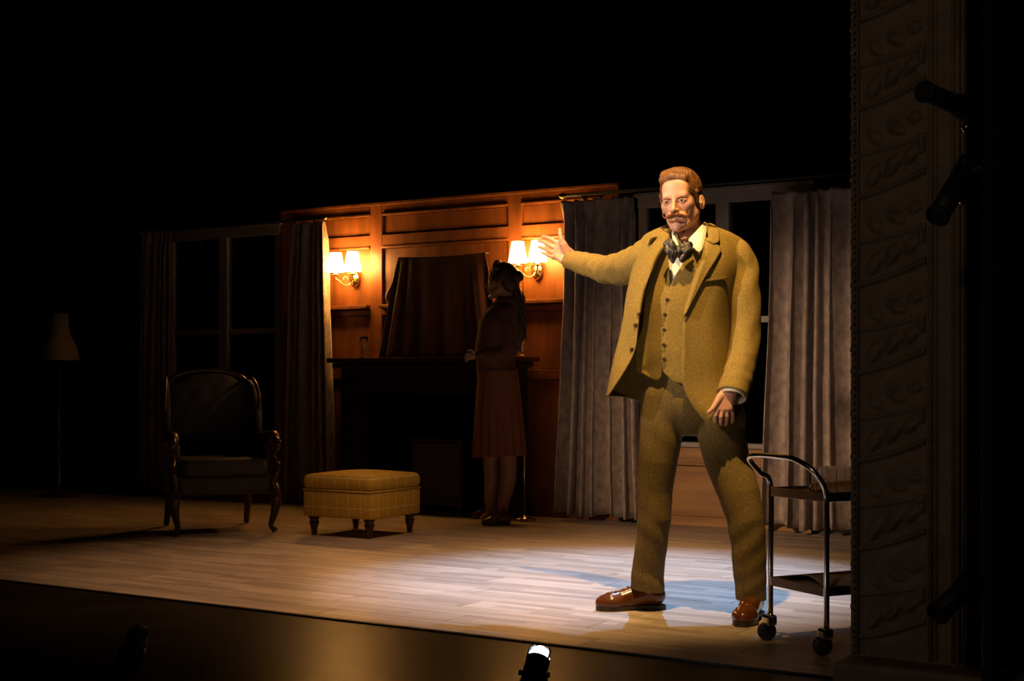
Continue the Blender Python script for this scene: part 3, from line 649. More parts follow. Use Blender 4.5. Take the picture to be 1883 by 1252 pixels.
#PEOPLE#
# ------------------------------------------------------------------ sculpting tools: smooth unions on a grid, turned into one surface
class Field:
    def __init__(s, lo, hi, h):
        s.h = h; s.lo = np.array(lo, float); n = np.ceil((np.array(hi)-s.lo)/h).astype(int)+1
        s.n = n; s.v = np.full(n, 0.2, np.float32)
    def _blk(s, lo, hi, pad):
        a = np.clip(np.floor((np.array(lo)-pad-s.lo)/s.h).astype(int), 0, s.n-1)
        b = np.clip(np.ceil((np.array(hi)+pad-s.lo)/s.h).astype(int)+1, 1, s.n)
        if (b <= a).any(): return None
        ax = [s.lo[i]+s.h*np.arange(a[i], b[i]) for i in range(3)]
        X, Y, Z = np.meshgrid(*ax, indexing='ij', sparse=True)
        return tuple(slice(a[i], b[i]) for i in range(3)), X, Y, Z
    def _mix(s, sl, d, k, op):
        v = s.v[sl]
        if op == '-':                       # smooth subtraction
            d = -d
            h = np.clip(0.5+0.5*(d-v)/k, 0, 1); s.v[sl] = v*(1-h)+d*h+k*h*(1-h)
        else:
            h = np.clip(0.5+0.5*(v-d)/k, 0, 1); s.v[sl] = v*(1-h)+d*h-k*h*(1-h)
    def cone(s, p, q, r1, r2, k=0.01, op='+', n=None, f=1.0):
        p, q = np.array(p, float), np.array(q, float); m = max(r1, r2)
        pad = k*1.5+s.h*3
        b = s._blk(np.minimum(p, q)-m, np.maximum(p, q)+m, pad)
        if b is None: return
        sl, X, Y, Z = b; d = q-p; L2 = max(float(d@d), 1e-12)
        x, y, z = X-p[0], Y-p[1], Z-p[2]
        t = np.clip((x*d[0]+y*d[1]+z*d[2])/L2, 0, 1)
        x, y, z = x-t*d[0], y-t*d[1], z-t*d[2]
        if n is not None:                    # squash along n: section is r*f wide there
            n = np.array(n, float); n = n/np.linalg.norm(n); g = (x*n[0]+y*n[1]+z*n[2])*(1/f-1)
            x, y, z = x+g*n[0], y+g*n[1], z+g*n[2]
        D = np.sqrt(x*x+y*y+z*z)-(r1+(r2-r1)*t)
        if n is not None and f < 1: D = D*min(1, f*1.3)
        s._mix(sl, D, k, op)
    def chain(s, pts, rs, k=0.01, op='+', n=None, f=1.0):
        pa = np.array([tuple(p) for p in pts], float); m = max(rs); b = s._blk(pa.min(0)-m, pa.max(0)+m, k*1.5+s.h*3)
        if b is None: return
        sl, X, Y, Z = b; best = None
        if n is not None: n = np.array(n, float); n = n/np.linalg.norm(n)
        for i in range(len(pa)-1):
            p = pa[i]; d = pa[i+1]-p; x, y, z = X-p[0], Y-p[1], Z-p[2]
            t = np.clip((x*d[0]+y*d[1]+z*d[2])/max(float(d@d), 1e-12), 0, 1)
            x, y, z = x-t*d[0], y-t*d[1], z-t*d[2]
            if n is not None:
                g = (x*n[0]+y*n[1]+z*n[2])*(1/f-1); x, y, z = x+g*n[0], y+g*n[1], z+g*n[2]
            D = np.sqrt(x*x+y*y+z*z)-(rs[i]+(rs[i+1]-rs[i])*t)
            if n is not None and f < 1: D = D*min(1, f*1.3)
            best = D if best is None else np.minimum(best, D)
        s._mix(sl, best, k, op)
    def ell(s, c, r, k=0.01, op='+', rot=None):
        c = np.array(c, float); r = np.array(r, float); m = r.max()
        b = s._blk(c-m, c+m, k*1.5+s.h*3)
        if b is None: return
        sl, X, Y, Z = b; x, y, z = X-c[0], Y-c[1], Z-c[2]
        if rot is not None:
            A = np.array(rot.to_3x3().transposed()) if not isinstance(rot, np.ndarray) else rot
            x, y, z = (A[0, 0]*x+A[0, 1]*y+A[0, 2]*z), (A[1, 0]*x+A[1, 1]*y+A[1, 2]*z), (A[2, 0]*x+A[2, 1]*y+A[2, 2]*z)
        u = np.sqrt((x/r[0])**2+(y/r[1])**2+(z/r[2])**2); w_ = np.sqrt((x/r[0]**2)**2+(y/r[1]**2)**2+(z/r[2]**2)**2)
        s._mix(sl, u*(u-1)/np.maximum(w_, 1e-6), k, op)
    def cut(s, p, n, k=0.004):               # keep the side the normal points away from
        n = np.array(n, float); n /= np.linalg.norm(n)
        ax = [s.lo[i]+s.h*np.arange(s.n[i]) for i in range(3)]
        X, Y, Z = np.meshgrid(*ax, indexing='ij', sparse=True)
        d = (X-p[0])*n[0]+(Y-p[1])*n[1]+(Z-p[2])*n[2]
        s.v = np.maximum(s.v, d.astype(np.float32))
    def disp(s, fn):
        ax = [s.lo[i]+s.h*np.arange(s.n[i]) for i in range(3)]
        X, Y, Z = np.meshgrid(*ax, indexing='ij', sparse=True)
        s.v = s.v+fn(X, Y, Z)
    def mesh(s):
        v = s.v; neg = v < 0; nx, ny, nz = v.shape
        c = np.zeros((nx-1, ny-1, nz-1), np.int8)
        for i in (0, 1):
            for j in (0, 1):
                for k in (0, 1): c += neg[i:nx-1+i, j:ny-1+j, k:nz-1+k]
        act = (c > 0) & (c < 8); idx = -np.ones(act.shape, np.int64); ijk = np.argwhere(act); idx[act] = np.arange(len(ijk))
        acc = np.zeros((len(ijk), 3)); cnt = np.zeros(len(ijk)); I, J, K = ijk.T
        off = [(i, j, k) for i in (0, 1) for j in (0, 1) for k in (0, 1)]
        for a in off:
            for ax in range(3):
                if a[ax]: continue
                b = list(a); b[ax] = 1
                va = v[I+a[0], J+a[1], K+a[2]]; vb = v[I+b[0], J+b[1], K+b[2]]
                m = (va < 0) != (vb < 0); t = va[m]/(va[m]-vb[m])
                p = np.tile(np.array(a, float), (m.sum(), 1)); p[:, ax] += t
                acc[m] += p; cnt[m] += 1
        V = s.lo+(ijk+acc/cnt[:, None])*s.h; Fs = []
        for ax in range(3):
            o1, o2 = [(1, 2), (2, 0), (0, 1)][ax]
            sl0 = [slice(None)]*3; sl1 = [slice(None)]*3; sl0[ax] = slice(0, -1); sl1[ax] = slice(1, None)
            e = neg[tuple(sl0)] != neg[tuple(sl1)]; E = np.argwhere(e)
            E = E[(E[:, o1] > 0) & (E[:, o2] > 0) & (E[:, o1] < v.shape[o1]-1) & (E[:, o2] < v.shape[o2]-1)]
            def at(d1, d2):
                q = E.copy(); q[:, o1] += d1; q[:, o2] += d2; return idx[q[:, 0], q[:, 1], q[:, 2]]
            q = np.stack([at(-1, -1), at(0, -1), at(0, 0), at(-1, 0)], 1)
            flip = ~neg[E[:, 0], E[:, 1], E[:, 2]]; q[flip] = q[flip][:, ::-1]; Fs.append(q)
        return V, np.concatenate(Fs)
def smooth_mesh(V, Fq, it=2, lam=0.5):
    for _ in range(it):
        acc = np.zeros_like(V); cnt = np.zeros(len(V))
        for a, b in ((0, 1), (1, 2), (2, 3), (3, 0)):
            np.add.at(acc, Fq[:, a], V[Fq[:, b]]); np.add.at(acc, Fq[:, b], V[Fq[:, a]])
            np.add.at(cnt, Fq[:, a], 1); np.add.at(cnt, Fq[:, b], 1)
        V = V*(1-lam)+lam*acc/np.maximum(cnt, 1)[:, None]
    return V
def mesh_obj(name, parts, m, parent, world=True):
    Vs, Fs, n = [], [], 0
    for V, Fq in parts: Vs.append(V); Fs.append(Fq+n); n += len(V)
    me = bpy.data.meshes.new(name); me.from_pydata(np.concatenate(Vs).tolist(), [], np.concatenate(Fs).tolist()); me.validate()
    o = link(name, me, m, None, True)
    return world_child(o, parent) if world else o
def bm_child(name, bm, m, parent, smooth=True):
    o = from_bm(name, bm, m, None, smooth); return world_child(o, parent)
def waves(a, k, seed, n=9):      # cheap smooth noise as a sum of sines
    r = np.random.default_rng(seed); W = r.normal(size=(n, 3)); W /= np.linalg.norm(W, axis=1)[:, None]; W *= k*r.uniform(0.6, 1.6, (n, 1)); ph = r.uniform(0, 6.3, n)
    def f(X, Y, Z):
        t = 0
        for w_, p in zip(W, ph): t = t+np.sin(X*w_[0]+Y*w_[1]+Z*w_[2]+p)
        return t*a/math.sqrt(n)
    return f
def sheet(name, rows, m, parent, nu=24, nv=30, thick=0.004, wob=0, off=0.0, fold=None):
    """rows of world points -> smooth surface patch with thickness"""
    rows = [catmull([np.array(p) for p in r], nu+1) for r in rows]
    cols = [catmull([rows[j][i] for j in range(len(rows))], nv+1) for i in range(nu+1)]
    bm = bmesh.new(); g = [[bm.verts.new(Vector(cols[i][j])) for i in range(nu+1)] for j in range(nv+1)]
    for a, b in zip(g, g[1:]):
        for i in range(nu): bm.faces.new((a[i], a[i+1], b[i+1], b[i]))
    bm.normal_update()
    if fold:
        mv = [(v, fold(i/nu, j/nv, v.co)) for j, r in enumerate(g) for i, v in enumerate(r)]
        for v, d in mv: v.co += v.normal*d
    if parent is None: return bm
    o = bm_child(name, bm, m, parent); s = o.modifiers.new('s', 'SOLIDIFY'); s.thickness = thick; s.offset = off
    return o
EYE = Vector((0, 0, CAMZ))
def cast(bvh, px, py, off=0.0, dflt=None):
    d = P(px, py, 1)-EYE; d.normalize(); h = bvh.ray_cast(EYE, d)
    if h[0] is None: return P(px, py, dflt if dflt else 5.55)
    return h[0]-d*off
def bvh_of(objs):
    vs, fs = [], []; dg = bpy.context.evaluated_depsgraph_get()
    for o in objs:
        e = o.evaluated_get(dg); me = e.to_mesh(); n = len(vs); mw = o.matrix_world
        vs += [mw @ v.co for v in me.vertices]; fs += [[i+n for i in p.vertices] for p in me.polygons]; e.to_mesh_clear()
    return BVHTree.FromPolygons(vs, fs)
def drape(name, rows, bvh, m, parent, off=0.006, thick=0.004, nu=16, nv=24, relax=4, dflt=None):
    """rows of pixel points laid on what stands there, a little in front of it"""
    rr = [catmull([np.array(p, float) for p in r], nu+1) for r in rows]
    cols = [catmull([rr[j][i] for j in range(len(rr))], nv+1) for i in range(nu+1)]
    g = [[cast(bvh, cols[i][j][0], cols[i][j][1], off, dflt) for i in range(nu+1)] for j in range(nv+1)]
    Yv = np.array([[v.y for v in r] for r in g])
    for _ in range(relax):
        A = np.pad(Yv, 1, mode='edge'); Yn = (A[:-2, 1:-1]+A[2:, 1:-1]+A[1:-1, :-2]+A[1:-1, 2:])/4; Yv = np.minimum(Yv, Yn)*0.5+Yn*0.5
    bm = bmesh.new(); V = [[bm.verts.new(P(cols[i][j][0], cols[i][j][1], Yv[j][i])) for i in range(nu+1)] for j in range(nv+1)]
    for a, b in zip(V, V[1:]):
        for i in range(nu): bm.faces.new((a[i], a[i+1], b[i+1], b[i]))
    o = bm_child(name, bm, m, parent); s = o.modifiers.new('s', 'SOLIDIFY'); s.thickness = thick; s.offset = 0
    return o

# ------------------------------------------------------------------ a head in its own frame: x = picture right when facing us, y = forward, z = up
def head_field(h=0.0026, fem=False):
    f = Field((-0.11, -0.15, -0.22), (0.11, 0.15, 0.16), h)
    f.ell((0, -0.018, 0.045), (0.074, 0.094, 0.088), 0.01)
    f.ell((0, 0.024, -0.022), (0.060, 0.064, 0.084), 0.02)
    for s in (-1, 1):
        f.cone((s*0.052, -0.008, -0.045), (s*0.020, 0.060, -0.098), 0.018, 0.015, 0.02)
        f.ell((s*0.045, 0.058, -0.014), (0.016, 0.014, 0.016), 0.025)
    f.ell((0, 0.072, -0.103), (0.021, 0.019, 0.017), 0.012)
    f.cone((-0.036, 0.073, 0.019), (0.036, 0.073, 0.019), 0.013, 0.013, 0.02)
    f.ell((0, 0.062, 0.05), (0.052, 0.022, 0.04), 0.02)
    for s in (-1, 1): f.ell((s*0.031, 0.096, 0.001), (0.017, 0.016, 0.011), 0.010, '-')
    f.chain([(0, 0.084, 0.014), (0, 0.097, -0.012), (0, 0.110, -0.034)], [0.0065, 0.008, 0.0105], 0.008)
    for s in (-1, 1):
        f.ell((s*0.0115, 0.097, -0.036), (0.0075, 0.010, 0.007), 0.004)
        f.ell((s*0.006, 0.104, -0.044), (0.003, 0.005, 0.003), 0.002, '-')
        # lids
        f.ell((s*0.031, 0.070, 0.0), (0.0165, 0.0165, 0.0135), 0.003)
        f.ell((s*0.031, 0.0885, -0.0005), (0.0118, 0.006, 0.0031), 0.0012, '-')
        f.chain([(s*0.017, 0.081, 0.001), (s*0.030, 0.0885, 0.0068), (s*0.045, 0.078, 0.001)], [0.002, 0.0026, 0.002], 0.003)
    f.cone((-0.024, 0.078, -0.063), (0.024, 0.078, -0.063), 0.016, 0.016, 0.012)
    f.chain([(-0.024, 0.083, -0.0635), (-0.008, 0.0955, -0.0605), (0, 0.095, -0.062), (0.008, 0.0955, -0.0605), (0.024, 0.083, -0.0635)], [0.003, 0.005, 0.0045, 0.005, 0.003], 0.003)
    f.chain([(-0.02, 0.084, -0.068), (0, 0.094, -0.0715), (0.02, 0.084, -0.068)], [0.003, 0.006, 0.003], 0.003)
    f.chain([(-0.025, 0.092, -0.0660), (0, 0.1015, -0.0662), (0.025, 0.092, -0.0660)], [0.0015, 0.0016, 0.0015], 0.002, '-')
    for s in (-1, 1):
        f.ell((s*0.080, -0.018, -0.010), (0.0062, 0.017, 0.029), 0.003, rot=Matrix.Rotation(s*0.45, 3, 'Z'))
        f.ell((s*0.0865, -0.012, -0.002), (0.006, 0.011, 0.018), 0.002, '-')
        f.cone((s*0.083, -0.022, 0.010), (s*0.082, -0.012, -0.012), 0.0035, 0.003, 0.002)
        f.ell((s*0.079, -0.004, -0.014), (0.006, 0.004, 0.006), 0.003)
    return f
def basis(yaw, pitch, roll, sc=1.0):
    """columns x,y(forward),z in world; yaw turns the face to picture left"""
    fwd = Vector((-math.sin(yaw)*math.cos(pitch), -math.cos(yaw)*math.cos(pitch), -math.sin(pitch)))
    x = Vector((math.cos(yaw), -math.sin(yaw), 0)); z = fwd.cross(x)*1.0
    if z.z < 0: z = -z
    x2 = x*math.cos(roll)+z*math.sin(roll); z2 = z*math.cos(roll)-x*math.sin(roll)
    return np.array([x2, fwd, z2]).T*sc
def place(VF, B, c, flip=None):
    V, Fq = VF; V = V@B.T+np.array(c)
    if np.linalg.det(B) < 0: Fq = Fq[:, ::-1]
    return V, Fq

# ================================================================== THE MAN
Y0 = 5.62
def m_(px, py, d=0.0): return tuple(P(px, py, Y0+d))
man = thing('person', 'man in olive tweed suit and bow tie, legs apart, one arm outstretched', 'person', Matrix.Translation((0.72, 5.65, 0)))
HB = basis(R(24), R(5), R(4)); HC = P(1252, 371, Y0-0.02)
hf = head_field(0.0024)
hf.chain([(0, -0.03, -0.05), (0.004, -0.045, -0.13), (0.006, -0.05, -0.21)], [0.055, 0.057, 0.062], 0.025)
hf.ell((0, 0.005, -0.145), (0.010, 0.010, 0.014), 0.012)
HV = hf.mesh(); HV = (smooth_mesh(*HV, it=1, lam=0.4), HV[1]); parts = [place(HV, HB, HC)]
# hands -------------------------------------------------
def hand(field, palm, fingers, thumb, k=0.006):
    for a, b, r1, r2 in palm: field.cone(a, b, r1, r2, 0.008)
    for pts, rs in fingers+[thumb]: field.chain(pts, rs, 0.0022)
def hp(l, Yb): return [tuple(P(x, y, Yb+d)) for x, y, d in l]
# raised hand (palm to us, fingers to picture left, thumb up)
YR = 6.06
fR = Field(np.array(P(982, 495, YR))-np.array((0.02, 0.10, 0.02)), np.array(P(1066, 412, YR))+np.array((0.02, 0.12, 0.02)), 0.0018)
def palmline(a, b, r1, r2, f, Yb, n=(0, 1, 0), ff=0.5, k=0.008): f.cone(P(a[0], a[1], Yb+a[2]), P(b[0], b[1], Yb+b[2]), r1, r2, k, n=n, f=ff)
f = fR
for (x, y, d, r) in ((1024, 446, 0.02, .0115), (1020, 455, 0.02, .0115), (1018, 464, 0.02, .0115), (1018, 472, 0.02, .011)):
    f.chain([P(1047, 472+(y-460)*0.35, YR+0.0), P(1034, 464+(y-460)*0.7, YR+0.005), P(x, y, YR+d)], [0.024, 0.020, r*1.15], 0.010, n=(0, 1, 0), f=0.72)
f.cone(P(1045, 475, YR), P(1062, 479, YR+0.0), 0.026, 0.028, 0.012, n=(0, 1, 0), f=0.75)
f.cone(P(1043, 462, YR-0.012), P(1036, 449, YR-0.018), 0.018, 0.0155, 0.010)   # ball of thumb
f.cone(P(1033, 479, YR-0.006), P(1024, 472, YR+0.005), 0.013, 0.012, 0.010)
FR = [([(1023, 446, .018), (1013, 440, .032), (1006, 436.5, .05), (998, 435, .062)], [.0100, .0092, .0084, .0070]),
      ([(1018, 455, .018), (1007, 449, .034), (999, 444.5, .052), (991, 442.5, .066)], [.0102, .0094, .0085, .0070]),
      ([(1016, 464, .018), (1006, 459, .036), (998, 456, .054), (991, 453.5, .066)], [.0098, .0088, .0080, .0066]),
      ([(1016, 472, .016), (1008, 469, .03), (1002, 466.5, .043), (997, 464.5, .05)], [.0086, .0076, .0068, .0056])]
for pts, rs in FR: f.chain(hp(pts, YR), rs, 0.0025)
f.chain(hp([(1037, 450, -.018), (1032.5, 440, -.022), (1030, 430, -.018), (1029.5, 422, -.008)], YR), [.0140, .0105, .0092, .0072], 0.004)
V, Fq = f.mesh(); parts.append((smooth_mesh(V, Fq, 1, 0.4), Fq))
# lowered hand (back of the hand to us)
YL = 5.44
f = Field(np.array(P(1296, 790, YL))-np.array((0.01, 0.09, 0.01)), np.array(P(1372, 700, YL))+np.array((0.01, 0.11, 0.01)), 0.0018)
for x, xt in ((1321, 1333), (1328, 1337), (1335, 1340), (1342, 1345)):
    f.cone(P(xt, 722, YL+0.01), P(x, 752-(abs(x-1329)*0.12), YL+0.0), 0.019, 0.0125, 0.010, n=(0, 1, 0), f=0.8)
f.cone(P(1345, 705, YL+0.03), P(1338, 724, YL+0.012), 0.027, 0.025, 0.015, n=(0, 1, 0), f=0.8)
FL = [([(1319, 752, 0), (1315.5, 764, .0), (1315, 773, .012), (1315.5, 779, .022)], [.0102, .0096, .0088, .0072]),
      ([(1328, 754, 0), (1326, 766, .0), (1325.5, 775, .012), (1325, 781, .024)], [.0102, .0096, .0088, .0072]),
      ([(1336, 753, .002), (1336.5, 765, .004), (1336, 774, .016), (1334.5, 781, .028)], [.0098, .0092, .0084, .0068]),
      ([(1344, 750, .006), (1347, 761, .01), (1347, 770, .02), (1345.5, 776, .03)], [.0090, .0082, .0074, .0062])]
for pts, rs in FL: f.chain(hp(pts, YL), rs, 0.0022)
f.chain(hp([(1326, 728, .004), (1318, 740, -.004), (1311, 751, -.008), (1303.5, 757.5, -.006)], YL), [.0165, .0125, .0100, .0076], 0.005)
V, Fq = f.mesh(); parts.append((smooth_mesh(V, Fq, 1, 0.4), Fq))
# rest of the body, under the clothes
f = Field((0.12, 5.2, 0.03), (1.02, 6.2, 1.60), 0.011)
S1, S2 = m_(1195, 462, .04), m_(1360, 468, -.02)
f.cone(m_(1262, 425, .02), m_(1266, 480, .02), 0.058, 0.06, 0.03)
f.chain([S1, m_(1268, 470, .02), S2], [0.042, 0.066, 0.042], 0.02, n=(0, 1, 0), f=0.85)
f.chain([m_(1268, 500, .02), m_(1262, 600, .0), m_(1268, 670, .0), m_(1270, 705, .0)], [0.145, 0.125, 0.12, 0.12], 0.05, n=(0, 1, 0), f=0.6)
f.chain([S1, m_(1120, 494, .24), m_(1058, 480, .44)], [0.042, 0.036, 0.026], 0.02)
f.chain([S2, m_(1372, 600, -.045), m_(1365, 655, -.08), m_(1346, 712, -.15)], [0.04, 0.032, 0.03, 0.026], 0.012)
f.chain([m_(1225, 750, .02), m_(1206, 935, .06), m_(1192, 1078, .15)], [0.07, 0.048, 0.034], 0.02)
f.chain([m_(1310, 760, -.0), m_(1362, 935, -.08), m_(1380, 1095, -.06)], [0.07, 0.048, 0.034], 0.02)
parts.append(f.mesh())
mesh_obj('body', parts, M['skin'], man)
def hloc(p): return Vector((np.array(p)@HB.T)+np.array(HC))
# eyes
for s in (-1, 1):
    bm = bmesh.new(); bmesh.ops.create_uvsphere(bm, u_segments=20, v_segments=14, radius=0.0125, matrix=Matrix.Translation(hloc((s*0.031, 0.0735, 0.0))))
    e = bm_child('eye', bm, M['eyew'], man)
    bm = bmesh.new(); c = hloc((s*0.031-0.0012, 0.0735, 0.0)); g = (hloc((s*0.031, 0.12, -0.001))-hloc((s*0.031, 0.0735, 0.0))).normalized()
    bmesh.ops.create_uvsphere(bm, u_segments=16, v_segments=10, radius=0.0058, matrix=Matrix.Translation(c+g*0.0085))
    i_ = bm_child('iris', bm, M['iris'], man)
    # brow
    f = Field((s*0.03-0.03, 0.05, 0.0), (s*0.03+0.03, 0.12, 0.04), 0.0012)
    f.chain([(s*0.013, 0.0900, 0.0110), (s*0.030, 0.0895, 0.0150), (s*0.043, 0.0825, 0.0125)], [0.0022, 0.0026, 0.0014], 0.002)
    f.disp(waves(0.0006, 2500, 3)); mesh_obj('eyebrow', [place(f.mesh(), HB, HC)], M['brow'], man)
# hair
f = Field((-0.11, -0.15, -0.10), (0.11, 0.13, 0.17), 0.0021)
f.ell((0, -0.020, 0.049), (0.0805, 0.101, 0.090), 0.01)
f.chain([(-0.048, 0.050, 0.090), (-0.01, 0.064, 0.099), (0.040, 0.056, 0.088)], [0.016, 0.016, 0.013], 0.02)
f.chain([(-0.048, 0.02, 0.108), (-0.01, 0.015, 0.112), (0.040, 0.010, 0.100)], [0.020, 0.020, 0.018], 0.02)
f.ell((0, -0.07, 0.0), (0.066, 0.052, 0.07), 0.02)
for s in (-1, 1): f.cone((s*0.071, 0.018, 0.03), (s*0.0715, 0.010, -0.008), 0.010, 0.006, 0.008)
f.ell((0, 0.112, 0.008), (0.064, 0.075, 0.068), 0.006, '-')
f.ell((0, 0.06, -0.045), (0.11, 0.07, 0.05), 0.006, '-')
for s in (-1, 1): f.ell((s*0.085, -0.012, -0.014), (0.02, 0.022, 0.034), 0.004, '-')
f.cone((-0.12, -0.05, -0.10), (0.12, -0.05, -0.10), 0.035, 0.035, 0.01, '-')
n1, n2 = waves(1.0, 22, 5), waves(1.0, 60, 8)
f.disp(lambda X, Y, Z: 0.0008*np.sin((X*1.0+0.35*(Z-0.1)+0.3*Y+0.005*n1(X, Y, Z))*900)+0.0013*n2(X*0.9, Y*0.4, Z*0.6)*0.5)
mesh_obj('hair', [place(f.mesh(), HB, HC)], M['hair'], man)
# moustache
f = Field((-0.07, 0.04, -0.08), (0.07, 0.13, -0.01), 0.0013)
for s in (-1, 1):
    f.chain([(0, 0.1035, -0.0505), (s*0.014, 0.1025, -0.053), (s*0.028, 0.093, -0.058), (s*0.040, 0.085, -0.0615), (s*0.048, 0.081, -0.059), (s*0.053, 0.079, -0.052), (s*0.0545, 0.078, -0.040+0.004*(1-s))], [0.0070, 0.0078, 0.0064, 0.0042, 0.0028, 0.0021, 0.0013], 0.004)
f.disp(lambda X, Y, Z: 0.0007*np.sin((np.abs(X)*0.6+Z)*2400)+0.0*Y)
mesh_obj('moustache', [place(f.mesh(), HB, HC)], M['moust'], man)
f = Field((-0.04, 0.06, -0.09), (0.04, 0.12, -0.05), 0.0012)
f.chain([(-0.017, 0.0865, -0.0695), (0, 0.0965, -0.0725), (0.017, 0.0865, -0.0695)], [0.0015, 0.0047, 0.0015], 0.002)
mesh_obj('lower_lip', [place(f.mesh(), HB, HC)], M['lip'], man)

# shirt ------------------------------------------------
f = Field((0.28, 5.25, 0.70), (1.12, 6.0, 1.62), 0.007)
f.chain([m_(1262, 476, .015), m_(1262, 502, .0), m_(1250, 560, -.01), m_(1250, 640, -.01), m_(1262, 715, .0)], [0.09, 0.156, 0.165, 0.155, 0.16], 0.04, n=(0.12, 1, 0), f=0.70)
f.chain([m_(1205, 470, .03), m_(1262, 474, .03), m_(1340, 472, .0)], [0.052, 0.070, 0.052], 0.03)
f.disp(waves(0.0015, 40, 4))
V, Fq = f.mesh(); bs = BVHTree.FromPolygons([Vector(v) for v in V], Fq.tolist())
f.v = np.maximum(f.v, (P(0, 664, Y0).z-f.lo[2]-f.h*np.arange(f.n[2]))[None, None, :]).astype(np.float32)
f.cone(m_(1262, 400, .0), m_(1258, 452, -.03), 0.052, 0.040, 0.006, '-')
shirt = mesh_obj('shirt', [f.mesh()], M['shirt'], man)
# waistcoat fronts laid over the shirt
wL = drape('waistcoat_front', [[(1196, 436), (1211, 434), (1227, 440)], [(1186, 470), (1208, 470), (1228, 470)], [(1180, 521), (1206, 521), (1234, 524)], [(1170, 570), (1204, 570), (1231, 570)], [(1170, 630), (1204, 632), (1226, 632)], [(1171, 668), (1203, 672), (1224, 670)], [(1172, 679), (1202, 688), (1222, 680)], [(1174, 682), (1208, 699), (1221, 682)]], bs, M['tweed'], man, 0.010, 0.005, 14, 40)
wR = drape('waistcoat_front', [[(1276, 444), (1290, 438), (1318, 440)], [(1258, 480), (1285, 478), (1330, 480)], [(1235, 520), (1270, 520), (1330, 520)], [(1227, 560), (1265, 560), (1325, 560)], [(1220, 630), (1260, 630), (1318, 630)], [(1216, 670), (1258, 670), (1316, 670)], [(1220, 684), (1250, 692), (1316, 690)], [(1241, 703), (1262, 706), (1316, 706)]], bs, M['tweed'], man, 0.0125, 0.005, 16, 40)
bw = bvh_of([shirt, wL, wR])
def button(px, py, bvh, r=0.0068, off=0.004):
    c = cast(bvh, px, py, off); bm = bmesh.new()
    lathe(bm, [(0, -0.004), (r, -0.004), (r*1.05, 0.0), (r*0.8, 0.003), (r*0.4, 0.0015), (0, 0.0015)], 16, align(c, (EYE-c)))
    return bm_child('button', bm, M['button'], man)
for x, y in ((1227, 551), (1222.5, 578.5), (1221, 606), (1220.5, 634), (1220.5, 660)): button(x, y, bw, off=0.006)
# trousers ----------------------------------------------
f = Field((0.40, 5.20, 0.06), (1.12, 6.05, 1.00), 0.0052)
f.chain([m_(1262, 668, .0), m_(1268, 705, .0), m_(1272, 722, .0)], [0.165, 0.176, 0.172], 0.04, n=(0.1, 1, 0), f=0.66)
LL = [(1224, 730, .01, .096), (1218, 780, .02, .0890), (1210, 842, .03, .0770), (1204, 900, .05, .0690), (1203, 950, .06, .0650), (1198, 1002, .09, .0645), (1192, 1045, .12, .0660), (1191, 1079, .14, .0690)]
RL_ = [(1318, 738, .0, .098), (1324, 790, -.02, .0930), (1336, 842, -.03, .0890), (1358, 905, -.06, .0815), (1371, 955, -.075, .0730), (1376, 1002, -.07, .0680), (1378, 1050, -.06, .0640), (1381, 1098, -.05, .0600)]
for C in (LL, RL_): f.chain([m_(x, y, d) for x, y, d, r in C], [r for *_, r in C], 0.02 if C is LL else 0.010)
# knee and ankle folds
lw = waves(1.0, 14, 11)
def folds(X, Y, Z):
    a = 0.0016*lw(X, Y, Z)
    for (cx, cz, amp, sl, fr, w1) in ((0.57, 0.33, .0065, 0.9, 95, .085), (0.90, 0.30, .0075, -0.9, 80, .10), (0.565, 0.14, .006, 0.35, 110, .06), (0.92, 0.14, .006, -0.5, 105, .07), (0.62, 0.72, .005, 1.2, 60, .09), (0.86, 0.66, .005, -1.1, 60, .09)):
        a = a+0.3*amp*np.sin(((Z-cz)+sl*(X-cx)+0.015*lw(X, Y, Z))*fr*0.62)*np.exp(-((Z-cz)/w1)**2-((X-cx)/0.14)**2)
    return a
f.disp(folds)
z1 = P(1190, 1086, Y0+.14).z; z2 = P(1380, 1103, Y0-.05).z
ax = [f.lo[i]+f.h*np.arange(f.n[i]) for i in range(3)]; X, Y, Z = np.meshgrid(*ax, indexing='ij', sparse=True)
f.v = np.maximum(f.v, np.where(X < 0.74, z1-0.00-0.1*(X-0.56), z2+0.0)-Z).astype(np.float32)
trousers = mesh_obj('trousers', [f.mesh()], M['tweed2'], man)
bt = bvh_of([trousers])
for nm, ln in (('crease', [(1213, 760), (1196, 842), (1189, 930), (1183, 1010), (1178, 1080)]), ('crease', [(1292, 780), (1322, 850), (1345, 920), (1362, 1000), (1368, 1098)])):
    bm = bmesh.new(); q = catmull(ln, 30); tube(bm, [tuple(cast(bt, a[0], a[1], -0.0005)) for a in q], 0.0018, 6); bm_child(nm, bm, M['tweed2'], man)
bm = bmesh.new(); q = catmull([(1236, 712), (1241, 745), (1256, 775), (1268, 790)], 16); tube(bm, [tuple(cast(bt, a[0], a[1], -0.001)) for a in q], 0.0022, 6); bm_child('fly_seam', bm, M['tweed2'], man)

